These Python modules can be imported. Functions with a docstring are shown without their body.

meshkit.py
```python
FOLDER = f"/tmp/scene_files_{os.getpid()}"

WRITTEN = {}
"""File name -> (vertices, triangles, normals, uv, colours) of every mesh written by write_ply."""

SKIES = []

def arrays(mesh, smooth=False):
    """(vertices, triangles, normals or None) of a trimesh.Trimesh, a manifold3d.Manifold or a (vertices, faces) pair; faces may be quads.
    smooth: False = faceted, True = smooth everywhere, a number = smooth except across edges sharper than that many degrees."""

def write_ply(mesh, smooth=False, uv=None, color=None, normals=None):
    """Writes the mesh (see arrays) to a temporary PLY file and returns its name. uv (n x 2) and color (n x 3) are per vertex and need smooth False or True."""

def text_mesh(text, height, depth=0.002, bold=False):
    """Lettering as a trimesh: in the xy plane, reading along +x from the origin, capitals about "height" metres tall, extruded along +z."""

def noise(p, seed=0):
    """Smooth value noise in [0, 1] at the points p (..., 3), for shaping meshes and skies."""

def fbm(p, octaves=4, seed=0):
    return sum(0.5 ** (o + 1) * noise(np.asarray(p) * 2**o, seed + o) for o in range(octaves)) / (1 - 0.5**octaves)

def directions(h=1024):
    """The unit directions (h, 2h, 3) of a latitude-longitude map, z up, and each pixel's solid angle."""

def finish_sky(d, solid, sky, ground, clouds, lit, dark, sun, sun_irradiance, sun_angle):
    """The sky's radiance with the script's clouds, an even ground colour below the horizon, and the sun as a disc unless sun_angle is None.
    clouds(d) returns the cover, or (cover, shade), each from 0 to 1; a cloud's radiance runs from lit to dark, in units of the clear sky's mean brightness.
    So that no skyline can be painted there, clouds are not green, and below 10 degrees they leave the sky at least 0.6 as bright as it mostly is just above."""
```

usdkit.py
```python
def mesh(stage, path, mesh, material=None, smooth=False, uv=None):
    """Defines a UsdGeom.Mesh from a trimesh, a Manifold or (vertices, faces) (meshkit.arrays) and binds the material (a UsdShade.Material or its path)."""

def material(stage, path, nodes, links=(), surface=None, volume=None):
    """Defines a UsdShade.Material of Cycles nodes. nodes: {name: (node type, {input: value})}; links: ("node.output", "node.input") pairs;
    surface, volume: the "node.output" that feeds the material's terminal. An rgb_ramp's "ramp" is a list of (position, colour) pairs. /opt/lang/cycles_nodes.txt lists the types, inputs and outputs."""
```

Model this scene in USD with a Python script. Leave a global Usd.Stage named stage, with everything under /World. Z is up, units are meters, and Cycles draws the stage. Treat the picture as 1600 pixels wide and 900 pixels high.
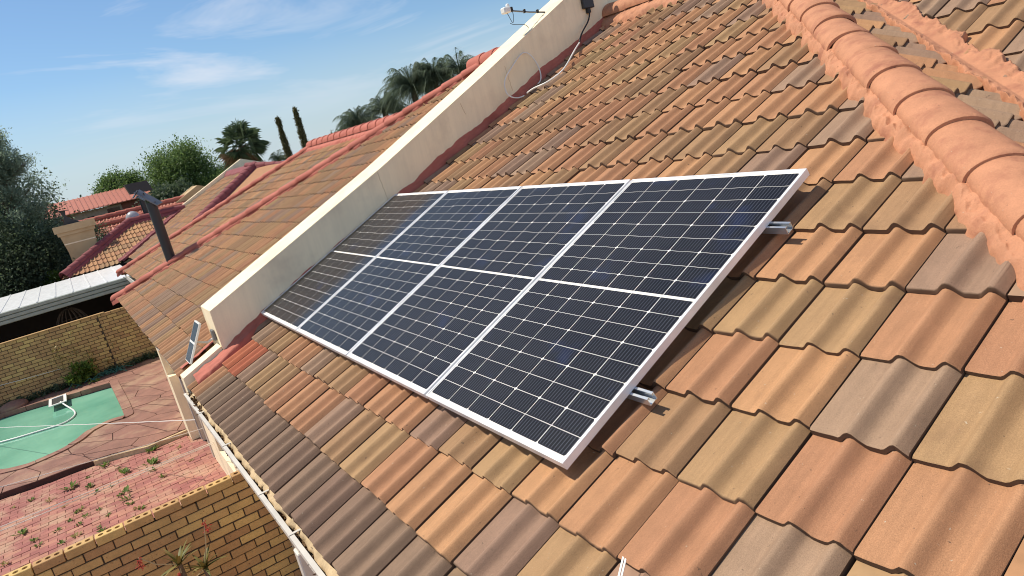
import math, numpy as np, trimesh, usdkit, meshkit
from pxr import Usd, UsdGeom, UsdLux, UsdShade, Sdf, Gf, Vt
from shapely.geometry import Polygon, Point, LineString, box as sbox

stage = Usd.Stage.CreateInMemory()
UsdGeom.SetStageUpAxis(stage, 'Z')
UsdGeom.SetStageMetersPerUnit(stage, 1.0)
UsdGeom.Xform.Define(stage, '/World')
LK = '/World/Looks/'

# ------------------------------------------------------------------ camera
EYE = np.array([1.5691, -2.2625, 0.8790])
AX = np.array([[0.54425391, 0.80757956, -0.22716280],      # right
               [0.07980975, -0.31939440, -0.94425506],     # down
               [-0.83511561, 0.49578471, -0.23828437]])    # forward
FOC = 0.68486
cam = UsdGeom.Camera.Define(stage, '/World/camera')
cam.CreateHorizontalApertureAttr(36.0); cam.CreateVerticalApertureAttr(20.25)
cam.CreateFocalLengthAttr(36.0 * FOC)
cam.CreateClippingRangeAttr(Gf.Vec2f(0.05, 5000))
m4 = np.eye(4); m4[0, :3] = AX[0]; m4[1, :3] = -AX[1]; m4[2, :3] = -AX[2]; m4[3, :3] = EYE
cam.AddTransformOp().Set(Gf.Matrix4d(*m4.ravel().tolist()))
cam.CreateExposureAttr(0.09)

# ------------------------------------------------------------------ sky and sun
SUN = np.array([-0.41, -0.373, 0.832]); SUN /= np.linalg.norm(SUN)
ELEV, ROT = math.asin(SUN[2]), math.atan2(SUN[0], SUN[1])
usdkit.material(stage, LK + 'sky_material', {
    'sky': ('sky_texture', {'sky_type': 'single_scattering', 'sun_disc': False, 'sun_elevation': ELEV, 'sun_rotation': ROT, 'air_density': 1.0, 'aerosol_density': 0.5, 'ozone_density': 2.0}),
    'tc': ('texture_coordinate', {}),
    'map': ('mapping', {'scale': (2.4, 2.0, 12.0), 'rotation': (0.0, 0.0, 0.0), 'location': (0.5, 0.3, 0.2)}),
    'n1': ('noise_texture', {'scale': 1.0, 'detail': 7.0, 'roughness': 0.6, 'distortion': 0.9}),
    'n2': ('noise_texture', {'scale': 1.35, 'detail': 1.0}),
    'mm': ('math', {'math_type': 'multiply'}),
    'cl': ('rgb_ramp', {'ramp': [(0.0, (0, 0, 0)), (0.25, (0, 0, 0)), (0.315, (0.5, 0.5, 0.5)), (0.39, (0.9, 0.9, 0.9)), (1.0, (1, 1, 1))]}),
    'ti': ('mix_color', {'blend_type': 'multiply', 'fac': 1.0, 'b': (0.82, 0.98, 1.10)}),
    'sx': ('separate_xyz', {}), 'up': ('map_range', {'from_min': 0.04, 'from_max': 0.13, 'to_min': 0.0, 'to_max': 1.0, 'clamp': True}), 'cf': ('math', {'math_type': 'multiply'}),
    'hz': ('map_range', {'from_min': 0.0, 'from_max': 0.15, 'to_min': 0.85, 'to_max': 0.0, 'clamp': True}), 'hm': ('mix_color', {'b': (5.2, 6.1, 6.9)}),     # pale haze towards the horizon
    'mix': ('mix_color', {'b': (7.2, 7.6, 8.4)}),
    'bg': ('background_shader', {'strength': 0.103})},
    [('tc.generated', 'map.vector'), ('map.vector', 'n1.vector'), ('tc.generated', 'n2.vector'), ('n1.fac', 'mm.value1'), ('n2.fac', 'mm.value2'),
     ('mm.value', 'cl.fac'), ('tc.generated', 'sx.vector'), ('sx.z', 'up.value'), ('sx.z', 'hz.value'), ('hz.result', 'hm.fac'), ('cl.color', 'cf.value1'), ('up.result', 'cf.value2'), ('cf.value', 'mix.fac'), ('sky.color', 'ti.a'), ('ti.result', 'hm.a'), ('hm.result', 'mix.a'), ('mix.result', 'bg.color')], surface='bg.background')
dome = UsdLux.DomeLight.Define(stage, '/World/sky')
dome.GetPrim().SetCustomDataByKey('kind', 'structure')
UsdShade.MaterialBindingAPI.Apply(dome.GetPrim()).Bind(UsdShade.Material.Get(stage, LK + 'sky_material'))
sun = UsdLux.DistantLight.Define(stage, '/World/sun')
sun.CreateIntensityAttr(1.25); sun.CreateAngleAttr(0.5); sun.CreateNormalizeAttr(True); sun.CreateColorAttr(Gf.Vec3f(1.0, 0.92, 0.77))
zax = SUN; xax = np.cross([0, 0, 1], zax); xax /= np.linalg.norm(xax); yax = np.cross(zax, xax)
m4 = np.eye(4); m4[0, :3] = xax; m4[1, :3] = yax; m4[2, :3] = zax
sun.AddTransformOp().Set(Gf.Matrix4d(*m4.ravel().tolist()))

# ------------------------------------------------------------------ helpers
TH = math.radians(23.0); CS, SN, TN = math.cos(TH), math.sin(TH), math.tan(TH)
G, CW, ZG = 0.3236, 0.305, -3.2
A_ = np.array


def rng(s): return np.random.default_rng(s)


used = {}
LOC = {}


def numbered(parent, name):
    k = (parent, name); n = used.get(k, -1) + 1; used[k] = n
    return f'{parent}/{name}' + (f'_{n:03d}' if n else '')


def setd(prim, label=None, cat=None, group=None, kind=None):
    for k, v in (('label', label), ('category', cat), ('group', group), ('kind', kind)):
        if v: prim.SetCustomDataByKey(k, v)
    return prim


def thing(name, label, cat, loc=(0, 0, 0), group=None, kind=None):
    p = numbered('/World', name)
    x = UsdGeom.Xform.Define(stage, p); x.AddTranslateOp().Set(Gf.Vec3d(*map(float, loc)))
    LOC[p] = A_(loc, float)
    return setd(x.GetPrim(), label, cat, group, kind)


def base_of(path):
    parts = path.split('/')
    return LOC.get('/'.join(parts[:3]), np.zeros(3))


def obj(name, mesh, mat, parent=None, smooth=False, label=None, cat=None, group=None, kind=None, loc=(0, 0, 0), attr=None):
    """One Mesh prim from world-space geometry (trimesh, (v, f) or MB)."""
    par = '/World' if parent is None else str(parent.GetPath())
    p = numbered(par, name)
    if isinstance(mesh, MB): mesh = mesh.mesh()
    v, f, n = meshkit.arrays(mesh, smooth)
    if attr is None and (mat.startswith('leaf_') or mat.startswith('palm_')):      # a tone for each connected leaf
        lab = trimesh.graph.connected_component_labels(trimesh.Trimesh(v, f, process=False).edges, node_count=len(v))
        attr = {'tone': rng(len(v)).random(lab.max() + 1)[lab]}
    off = base_of(par) if parent is not None else A_(loc, float)
    g = UsdGeom.Mesh.Define(stage, p)
    fill(g, v - off, f, n, mat, attr)
    if parent is None:
        LOC[p] = off
        if np.any(off): g.AddTranslateOp().Set(Gf.Vec3d(*map(float, off)))
    return setd(g.GetPrim(), label, cat, group, kind)


def fill(g, v, f, n, mat, attr=None):
    g.CreatePointsAttr(Vt.Vec3fArray.FromNumpy(np.ascontiguousarray(v, np.float32)))
    g.CreateFaceVertexCountsAttr(Vt.IntArray.FromNumpy(np.full(len(f), 3, np.int32)))
    g.CreateFaceVertexIndicesAttr(Vt.IntArray.FromNumpy(np.ascontiguousarray(f, np.int32).ravel()))
    g.CreateSubdivisionSchemeAttr('none')
    if n is not None:
        g.CreateNormalsAttr(Vt.Vec3fArray.FromNumpy(np.ascontiguousarray(n, np.float32))); g.SetNormalsInterpolation('vertex')
    for k, a in (attr or {}).items():
        a = np.asarray(a, np.float32)
        if a.ndim == 2: UsdGeom.PrimvarsAPI(g).CreatePrimvar(k, Sdf.ValueTypeNames.Color3fArray, 'vertex').Set(Vt.Vec3fArray.FromNumpy(np.ascontiguousarray(a)))
        else: UsdGeom.PrimvarsAPI(g).CreatePrimvar(k, Sdf.ValueTypeNames.FloatArray, 'vertex').Set(Vt.FloatArray.FromNumpy(np.ascontiguousarray(a)))
    UsdShade.MaterialBindingAPI.Apply(g.GetPrim()).Bind(UsdShade.Material.Get(stage, LK + mat))


class MB:
    """Collects triangles."""
    def __init__(s): s.v, s.f, s.n = [], [], 0

    def add(s, v, f):
        v = np.asarray(v, float); f = np.asarray(f, int)
        if f.ndim == 2 and f.shape[1] == 4: f = np.vstack([f[:, [0, 1, 2]], f[:, [0, 2, 3]]])
        s.v.append(v); s.f.append(f + s.n); s.n += len(v); return s

    def tm(s, m): return s.add(m.vertices, m.faces)

    def box(s, lo, hi):
        (a, b, c), (d, e, g) = lo, hi
        v = [(a, b, c), (d, b, c), (d, e, c), (a, e, c), (a, b, g), (d, b, g), (d, e, g), (a, e, g)]
        return s.add(v, [(0, 3, 2, 1), (4, 5, 6, 7), (0, 1, 5, 4), (1, 2, 6, 5), (2, 3, 7, 6), (3, 0, 4, 7)])

    def obox(s, o, X, Y, Z):
        o, X, Y, Z = map(lambda q: np.asarray(q, float), (o, X, Y, Z))
        if np.dot(np.cross(X, Y), Z) < 0: X, Y = Y, X
        v = [o, o + X, o + X + Y, o + Y, o + Z, o + X + Z, o + X + Y + Z, o + Y + Z]
        return s.add(v, [(0, 3, 2, 1), (4, 5, 6, 7), (0, 1, 5, 4), (1, 2, 6, 5), (2, 3, 7, 6), (3, 0, 4, 7)])

    def tube(s, pts, r, k=8):
        pts = np.asarray(pts, float); r = np.broadcast_to(r, len(pts)); ring = []
        for i, p in enumerate(pts):
            d = pts[min(i + 1, len(pts) - 1)] - pts[max(i - 1, 0)]; d /= np.linalg.norm(d)
            a = np.cross(d, [0.31, 0.2, 0.93]); a /= np.linalg.norm(a); b = np.cross(d, a)
            t = np.arange(k) / k * 2 * np.pi
            ring.append(p + r[i] * (np.cos(t)[:, None] * a + np.sin(t)[:, None] * b))
        v = np.vstack(ring + [pts[:1], pts[-1:]]); f = []; n = len(pts)
        for i in range(n - 1):
            for j in range(k):
                a, b = i * k + j, i * k + (j + 1) % k
                f += [(a, b, b + k), (a, b + k, a + k)]
        for j in range(k):
            f += [(n * k, (j + 1) % k, j), (n * k + 1, (n - 1) * k + j, (n - 1) * k + (j + 1) % k)]
        return s.add(v, f)

    def prism(s, poly, o, X, Y, Z):
        """poly (2-D points) in the plane o + a X + b Y, extruded along Z."""
        poly = np.asarray(poly, float)
        m = trimesh.creation.extrude_polygon(Polygon(poly), 1.0, engine='earcut')
        o, X, Y, Z = map(lambda q: np.asarray(q, float), (o, X, Y, Z))
        v = o + m.vertices[:, :1] * X + m.vertices[:, 1:2] * Y + m.vertices[:, 2:] * Z
        f = m.faces if np.dot(np.cross(X, Y), Z) > 0 else m.faces[:, ::-1]
        return s.add(v, f)

    def grid(s, P):
        """P (n, m, 3)"""
        n, m = P.shape[:2]; a = (np.arange(n - 1)[:, None] * m + np.arange(m - 1)).ravel()
        return s.add(P.reshape(-1, 3), np.stack([a, a + 1, a + m + 1, a + m], 1))

    def mesh(s): return trimesh.Trimesh(np.vstack(s.v), np.vstack(s.f), process=False)


def rbox(lo, hi, r):
    """Box with chamfered edges."""
    lo, hi = A_(lo, float), A_(hi, float); c = []
    for k in range(3):
        d = np.full(3, r); d[k] = 0
        for sx in (0, 1):
            for sy in (0, 1):
                for sz in (0, 1):
                    sg = A_([sx, sy, sz]); c.append(np.where(sg == 0, lo + d, hi - d))
    return trimesh.convex.convex_hull(A_(c))


def spline(pts, n):
    from scipy.interpolate import CubicSpline
    pts = np.asarray(pts, float); t = np.r_[0, np.cumsum(np.linalg.norm(np.diff(pts, axis=0), axis=1))]
    return CubicSpline(t, pts)(np.linspace(0, t[-1], n))


def px(P):
    x = (np.asarray(P, float) - EYE) @ AX.T
    return np.concatenate([x[..., :2] / np.maximum(x[..., 2:], 1e-3) * FOC * 1600 + [800, 450], x[..., 2:]], -1)


# ------------------------------------------------------------------ materials
def mat(name, nodes, links, surface='p.BSDF'): usdkit.material(stage, LK + name, nodes, links, surface=surface)


def rough(name, col, rgh=0.85, var=0.25, scale=5.0, grain=0.12, gscale=160.0, bump=0.3, bdist=0.004, objvar=0.0, dirt=None, dscale=1.6, dpos=(0.5, 0.7), spec=0.3, island=0.0, bscale=None, hue=0.0, raw=None, streak=0.0, speck=False, smap=(48.0, 2.6, 2.6)):
    """Mineral surface: broad tone variation, fine grain, bump, optional stain colour, tone differing per object or island."""
    c = A_(col, float)
    N = {'g': ('geometry', {}), 'n1': ('noise_texture', {'scale': scale, 'detail': 5.0, 'roughness': 0.6}),
         'r1': ('map_range', {'from_min': 0.3, 'from_max': 0.7, 'to_min': 1 - var, 'to_max': 1 + var}),
         'n2': ('noise_texture', {'scale': gscale, 'detail': 3.0, 'roughness': 0.7}),
         'r2': ('map_range', {'from_min': 0.3, 'from_max': 0.7, 'to_min': 1 - grain, 'to_max': 1 + grain}),
         'm1': ('math', {'math_type': 'multiply'}), 'm2': ('math', {'math_type': 'multiply'}),
         'oi': ('object_info', {}), 'ad': ('math', {'math_type': 'add'}), 'fr': ('math', {'math_type': 'fraction'}),
         'ro': ('map_range', {'from_min': 0.0, 'from_max': 1.0, 'to_min': 1 - objvar, 'to_max': 1 + objvar}),
         'rh': ('map_range', {'from_min': 0.0, 'from_max': 1.0, 'to_min': 0.5 - hue, 'to_max': 0.5 + hue}),
         'hs': ('hsv', {'saturation': 1.0, 'color': tuple(c)}),
         'nb': ('noise_texture', {'scale': bscale or gscale, 'detail': 4.0, 'roughness': 0.65}),
         'b': ('bump', {'strength': bump, 'distance': bdist}),
         'p': ('principled_bsdf', {'roughness': rgh, 'specular_ior_level': spec})}
    L = [('g.position', 'n1.vector'), ('g.position', 'n2.vector'), ('g.position', 'nb.vector'), ('n1.fac', 'r1.value'), ('n2.fac', 'r2.value'), ('r1.result', 'm1.value1'), ('r2.result', 'm1.value2'),
         ('oi.random', 'ad.value1'), ('g.random_per_island', 'ad.value2'), ('ad.value', 'fr.value1'), ('fr.value', 'ro.value'), ('fr.value', 'rh.value'), ('rh.result', 'hs.hue'),
         ('m1.value', 'm2.value1'), ('ro.result', 'm2.value2'), ('m2.value', 'hs.value'), ('nb.fac', 'b.height'), ('b.normal', 'p.normal')]
    if dirt is not None:
        N['n3'] = ('noise_texture', {'scale': dscale, 'detail': 6.0, 'roughness': 0.62})
        N['r3'] = ('map_range', {'from_min': dpos[0], 'from_max': dpos[1], 'to_min': 0.0, 'to_max': 1.0, 'clamp': True})
        N['mx'] = ('mix_color', {'b': tuple(dirt)})
        L += [('g.position', 'n3.vector'), ('n3.fac', 'r3.value'), ('r3.result', 'mx.fac'), ('hs.color', 'mx.a')]
    last = 'mx.result' if dirt is not None else 'hs.color'
    if streak:                # rain streaks running down the slope
        N['sm'] = ('mapping', {'scale': smap}); N['sn'] = ('noise_texture', {'scale': 1.0, 'detail': 4.0, 'roughness': 0.6}); N['sr'] = ('map_range', {'from_min': 0.3, 'from_max': 0.7, 'to_min': 1 - streak, 'to_max': 1 + streak})
        N['sh'] = ('hsv', {}); L += [('g.position', 'sm.vector'), ('sm.vector', 'sn.vector'), ('sn.fac', 'sr.value'), ('sr.result', 'sh.value'), (last, 'sh.color')]; last = 'sh.color'
    if speck:                 # lichen and droppings: pale and dark specks
        for nm, sc, th, cc in (('k', 75.0, 0.715, (0.50, 0.44, 0.34)), ('q', 52.0, 0.70, (0.075, 0.052, 0.038))):
            N[nm + 'n'] = ('noise_texture', {'scale': sc, 'detail': 3.0, 'roughness': 0.6}); N[nm + 'r'] = ('map_range', {'from_min': th, 'from_max': th + 0.035, 'to_min': 0.0, 'to_max': 0.75, 'clamp': True}); N[nm + 'm'] = ('mix_color', {'b': cc})
            L += [('g.position', nm + 'n.vector'), (nm + 'n.fac', nm + 'r.value'), (nm + 'r.result', nm + 'm.fac'), (last, nm + 'm.a')]; last = nm + 'm.result'
    if raw is not None:      # bare, grimy cut edges, darkened also for shade on lips and in joints
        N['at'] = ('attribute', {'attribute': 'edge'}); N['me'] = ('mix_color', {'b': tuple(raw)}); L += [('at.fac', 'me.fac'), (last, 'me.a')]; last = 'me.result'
    L += [(last, 'p.base_color')]
    mat(name, N, L)


def plain(name, col, rgh=0.5, metal=0.0, spec=0.5, **k):
    mat(name, {'g': ('geometry', {}), 'n': ('noise_texture', {'scale': 7.0, 'detail': 5.0}), 'r': ('map_range', {'from_min': 0.3, 'from_max': 0.7, 'to_min': 0.86, 'to_max': 1.1}),
               'h': ('hsv', {'color': tuple(col)}), 'p': ('principled_bsdf', {'roughness': rgh, 'metallic': metal, 'specular_ior_level': spec, **k})},
        [('g.position', 'n.vector'), ('n.fac', 'r.value'), ('r.result', 'h.value'), ('h.color', 'p.base_color')])


def leaf(name, c1, c2, trans=0.35, rgh=0.55):
    mat(name, {'g': ('attribute', {'attribute': 'tone'}), 'r': ('rgb_ramp', {'ramp': [(0.0, c1), (1.0, c2)]}), 'p': ('principled_bsdf', {'roughness': rgh, 'specular_ior_level': 0.35}),
               't': ('translucent_bsdf', {}), 'm': ('mix_closure', {'fac': trans})},
        [('g.fac', 'r.fac'), ('r.color', 'p.base_color'), ('r.color', 't.color'), ('p.BSDF', 'm.closure1'), ('t.BSDF', 'm.closure2')], surface='m.closure')


TILE = {'b': (0.322, 0.190, 0.098), 't': (0.395, 0.203, 0.104), 'g': (0.285, 0.180, 0.120), 'd': (0.205, 0.130, 0.088), 'o': (0.46, 0.150, 0.070)}
for k, c in TILE.items():
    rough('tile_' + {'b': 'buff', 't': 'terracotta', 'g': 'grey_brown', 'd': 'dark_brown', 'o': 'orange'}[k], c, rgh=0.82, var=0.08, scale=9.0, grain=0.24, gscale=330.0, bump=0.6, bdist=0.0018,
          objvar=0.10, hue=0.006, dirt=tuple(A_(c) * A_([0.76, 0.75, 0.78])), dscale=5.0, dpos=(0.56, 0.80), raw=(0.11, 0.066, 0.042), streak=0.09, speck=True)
TNAME = {'b': 'tile_buff', 't': 'tile_terracotta', 'g': 'tile_grey_brown', 'd': 'tile_dark_brown', 'o': 'tile_orange'}
# a mass of far tiles: the colour of each stands in its vertices
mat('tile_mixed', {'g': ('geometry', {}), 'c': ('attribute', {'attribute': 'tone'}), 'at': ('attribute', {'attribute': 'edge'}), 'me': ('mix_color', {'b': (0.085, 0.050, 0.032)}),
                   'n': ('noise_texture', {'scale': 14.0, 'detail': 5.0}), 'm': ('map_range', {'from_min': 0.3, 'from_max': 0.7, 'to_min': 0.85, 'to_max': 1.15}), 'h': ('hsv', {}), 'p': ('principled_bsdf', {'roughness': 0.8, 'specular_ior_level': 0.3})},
    [('g.position', 'n.vector'), ('n.fac', 'm.value'), ('m.result', 'h.value'), ('c.color', 'h.color'), ('h.color', 'me.a'), ('at.fac', 'me.fac'), ('me.result', 'p.base_color')])  # edge mix: grimy bare edge with shade painted in
rough('salmon_cement', (0.48, 0.220, 0.122), rgh=0.78, var=0.13, scale=9, grain=0.12, gscale=220, bump=0.7, bdist=0.004, bscale=75, dirt=(0.34, 0.135, 0.080), dscale=8, dpos=(0.50, 0.72), speck=True)
rough('red_cement', (0.45, 0.140, 0.100), rgh=0.8, var=0.14, scale=6, grain=0.08, bump=0.5, bdist=0.005, bscale=60, dirt=(0.32, 0.090, 0.062), dscale=3)
rough('purple_cement', (0.23, 0.062, 0.066), rgh=0.75, var=0.15, scale=5, grain=0.05, bump=0.4, bdist=0.006, bscale=50)
rough('cream_plaster', (0.86, 0.735, 0.515), rgh=0.85, var=0.05, scale=2.2, grain=0.035, gscale=90, bump=0.35, bdist=0.004, bscale=60, dirt=(0.60, 0.49, 0.35), dscale=1.7, dpos=(0.52, 0.85), streak=0.05, smap=(5.0, 14.0, 1.0))
rough('tan_plaster', (0.50, 0.36, 0.20), rgh=0.85, var=0.06, scale=2.5, grain=0.03, bump=0.2, bdist=0.003, dirt=(0.42, 0.30, 0.16), dscale=2)
rough('face_brick', (0.50, 0.315, 0.130), rgh=0.85, var=0.12, scale=9, grain=0.12, gscale=110, bump=0.5, bdist=0.003, objvar=0.19, hue=0.012, dirt=(0.20, 0.10, 0.045), dscale=38, dpos=(0.62, 0.72))
rough('brick_mortar', (0.075, 0.055, 0.038), rgh=0.95, var=0.2, bump=0.5)
rough('paver_red', (0.36, 0.155, 0.122), rgh=0.9, var=0.16, scale=4, grain=0.10, bump=0.4, objvar=0.16, hue=0.012, dirt=(0.44, 0.275, 0.19), dscale=2.2, dpos=(0.48, 0.66))
rough('paver_sand', (0.36, 0.20, 0.14), rgh=0.95, var=0.25, scale=6)
rough('stamped_deck', (0.235, 0.115, 0.085), rgh=0.72, var=0.22, scale=2.6, grain=0.10, gscale=60, bump=0.6, bdist=0.012, bscale=14, objvar=0.09, dirt=(0.37, 0.235, 0.155), dscale=1.5, dpos=(0.5, 0.72))
rough('deck_joint', (0.07, 0.032, 0.026), rgh=0.9, var=0.2)
rough('dry_ground', (0.20, 0.15, 0.085), rgh=0.95, var=0.4, scale=0.3, grain=0.15, gscale=8, dirt=(0.10, 0.115, 0.04), dscale=0.12, dpos=(0.45, 0.6))
rough('underlay', (0.035, 0.028, 0.022), rgh=0.95)
rough('bedding_mortar', (0.50, 0.37, 0.22), rgh=0.9, var=0.2, scale=12, bump=0.6, bdist=0.01, bscale=40)
rough('dead_leaf', (0.20, 0.11, 0.05), rgh=0.9, var=0.3, objvar=0.4)
plain('white_paint', (0.62, 0.58, 0.52), 0.45)
plain('white_plastic', (0.80, 0.79, 0.75), 0.4)
plain('frame_aluminium', (0.80, 0.80, 0.81), 0.38, metal=0.25)
plain('galvanised_steel', (0.66, 0.68, 0.70), 0.32, metal=0.85)
plain('grey_metal', (0.17, 0.175, 0.18), 0.45, metal=0.4)
plain('black_metal', (0.022, 0.022, 0.024), 0.42)
plain('black_rubber', (0.014, 0.014, 0.014), 0.6)
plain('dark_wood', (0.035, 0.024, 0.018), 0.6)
plain('backsheet_white', (0.85, 0.85, 0.85), 0.5)
plain('patio_sheet', (0.78, 0.79, 0.79), 0.30)
plain('fascia_green_grey', (0.33, 0.36, 0.30), 0.45)
plain('small_cell', (0.055, 0.075, 0.11), 0.15)
plain('dark_glass', (0.012, 0.013, 0.016), 0.08)
plain('wire_white', (0.80, 0.78, 0.74), 0.5)
plain('window_frame_dark', (0.03, 0.028, 0.026), 0.5)
plain('grey_wall_paint', (0.27, 0.23, 0.19), 0.85)
plain('maroon_wall_paint', (0.16, 0.055, 0.04), 0.85)
plain('red_sheet', (0.42, 0.13, 0.08), 0.6)
plain('dome_plastic', (0.34, 0.34, 0.37), 0.35)
plain('aloe_flower', (0.50, 0.06, 0.04), 0.6)
plain('dry_stalk', (0.42, 0.32, 0.18), 0.8)
plain('bark', (0.13, 0.095, 0.065), 0.9)
plain('green_net', (0.03, 0.12, 0.09), 0.7)
# solar cells: fine vertical busbars on near black silicon, faint blue blotches
mat('solar_cell', {'tc': ('texture_coordinate', {}), 's': ('separate_xyz', {}), 'mu': ('math', {'math_type': 'multiply', 'value2': 1 / 0.0182}), 'fr': ('math', {'math_type': 'fraction'}),
                   'lt': ('math', {'math_type': 'less_than', 'value2': 0.22}), 'n': ('noise_texture', {'scale': 3.3, 'detail': 3.0}),
                   'rr': ('rgb_ramp', {'ramp': [(0.0, (0.0035, 0.0038, 0.007)), (0.60, (0.004, 0.005, 0.011)), (0.68, (0.006, 0.013, 0.045)), (1.0, (0.010, 0.026, 0.10))]}),
                   'mx': ('mix_color', {'b': (0.072, 0.077, 0.105)}), 'p': ('principled_bsdf', {'roughness': 0.4, 'specular_ior_level': 0.1})},
    [('tc.object', 's.vector'), ('s.x', 'mu.value1'), ('mu.value', 'fr.value1'), ('fr.value', 'lt.value1'), ('tc.object', 'n.vector'), ('n.fac', 'rr.fac'), ('rr.color', 'mx.a'), ('lt.value', 'mx.fac'), ('mx.result', 'p.base_color')])
mat('panel_glass', {'t': ('transparent_bsdf', {'color': (0.97, 0.97, 0.97)}), 'g': ('glossy_bsdf', {'roughness': 0.12, 'color': (1.0, 0.90, 0.76)}), 'f': ('fresnel', {'IOR': 1.25}), 'm': ('mix_closure', {}),
                    'ge': ('geometry', {}), 'n': ('noise_texture', {'scale': 2.2, 'detail': 6.0, 'roughness': 0.65}), 'r': ('map_range', {'from_min': 0.35, 'from_max': 0.7, 'to_min': 0.002, 'to_max': 0.013, 'clamp': True}),
                    'd': ('diffuse_bsdf', {'color': (0.6, 0.52, 0.42)}), 'md': ('mix_closure', {})},      # a film of dust
    [('f.fac', 'm.fac'), ('t.BSDF', 'm.closure1'), ('g.BSDF', 'm.closure2'), ('ge.position', 'n.vector'), ('n.fac', 'r.value'), ('r.result', 'md.fac'), ('m.closure', 'md.closure1'), ('d.BSDF', 'md.closure2')], surface='md.closure')
mat('window_glass', {'t': ('transparent_bsdf', {'color': (0.8, 0.85, 0.85)}), 'g': ('glossy_bsdf', {'roughness': 0.02}), 'f': ('fresnel', {'IOR': 1.5}), 'm': ('mix_closure', {})},
    [('f.fac', 'm.fac'), ('t.BSDF', 'm.closure1'), ('g.BSDF', 'm.closure2')], surface='m.closure')
mat('pool_water_material', {'g': ('geometry', {}), 'n': ('noise_texture', {'scale': 0.9, 'detail': 3.0}), 'r': ('rgb_ramp', {'ramp': [(0.3, (0.11, 0.31, 0.22)), (0.7, (0.21, 0.46, 0.33))]}),
                            'nb': ('noise_texture', {'scale': 5.0, 'detail': 2.0}), 'b': ('bump', {'strength': 0.25, 'distance': 0.01}), 'p': ('principled_bsdf', {'roughness': 0.06, 'ior': 1.33})},
    [('g.position', 'n.vector'), ('n.fac', 'r.fac'), ('r.color', 'p.base_color'), ('g.position', 'nb.vector'), ('nb.fac', 'b.height'), ('b.normal', 'p.normal')])
leaf('leaf_dark', (0.045, 0.070, 0.040), (0.13, 0.175, 0.09), 0.45)
leaf('leaf_blue', (0.15, 0.21, 0.16), (0.34, 0.43, 0.30), 0.62)
leaf('leaf_mid', (0.075, 0.125, 0.035), (0.21, 0.31, 0.095), 0.45)
leaf('leaf_palm', (0.06, 0.095, 0.045), (0.15, 0.20, 0.10), 0.45)
leaf('leaf_queen', (0.10, 0.135, 0.095), (0.22, 0.28, 0.18), 0.5)
leaf('leaf_cypress', (0.07, 0.072, 0.027), (0.18, 0.165, 0.07), 0.35)
leaf('leaf_weed', (0.06, 0.12, 0.015), (0.19, 0.27, 0.05), 0.35)
leaf('leaf_straw', (0.25, 0.20, 0.06), (0.45, 0.36, 0.14), 0.3)
leaf('leaf_aloe', (0.10, 0.12, 0.03), (0.30, 0.24, 0.08), 0.2)
leaf('palm_skirt', (0.18, 0.11, 0.05), (0.35, 0.22, 0.12), 0.2)

# ------------------------------------------------------------------ roof tiles
US = A_([0.0, 0.035, 0.075, 0.092, 0.102, 0.112, 0.122, 0.132, 0.143, 0.155, 0.168, 0.182, 0.200, 0.222, 0.232, 0.244, 0.256, 0.266, 0.276, 0.288, 0.300])


def prof(u):
    def roll(c, a, b, h):
        d = np.where(u < c, (c - u) / a, (u - c) / b); return h * np.cos(np.clip(d, 0, 1) * np.pi / 2) ** 2
    return np.maximum(roll(0.132, 0.044, 0.053, 0.035), roll(0.266, 0.046, 0.045, 0.035))


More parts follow.
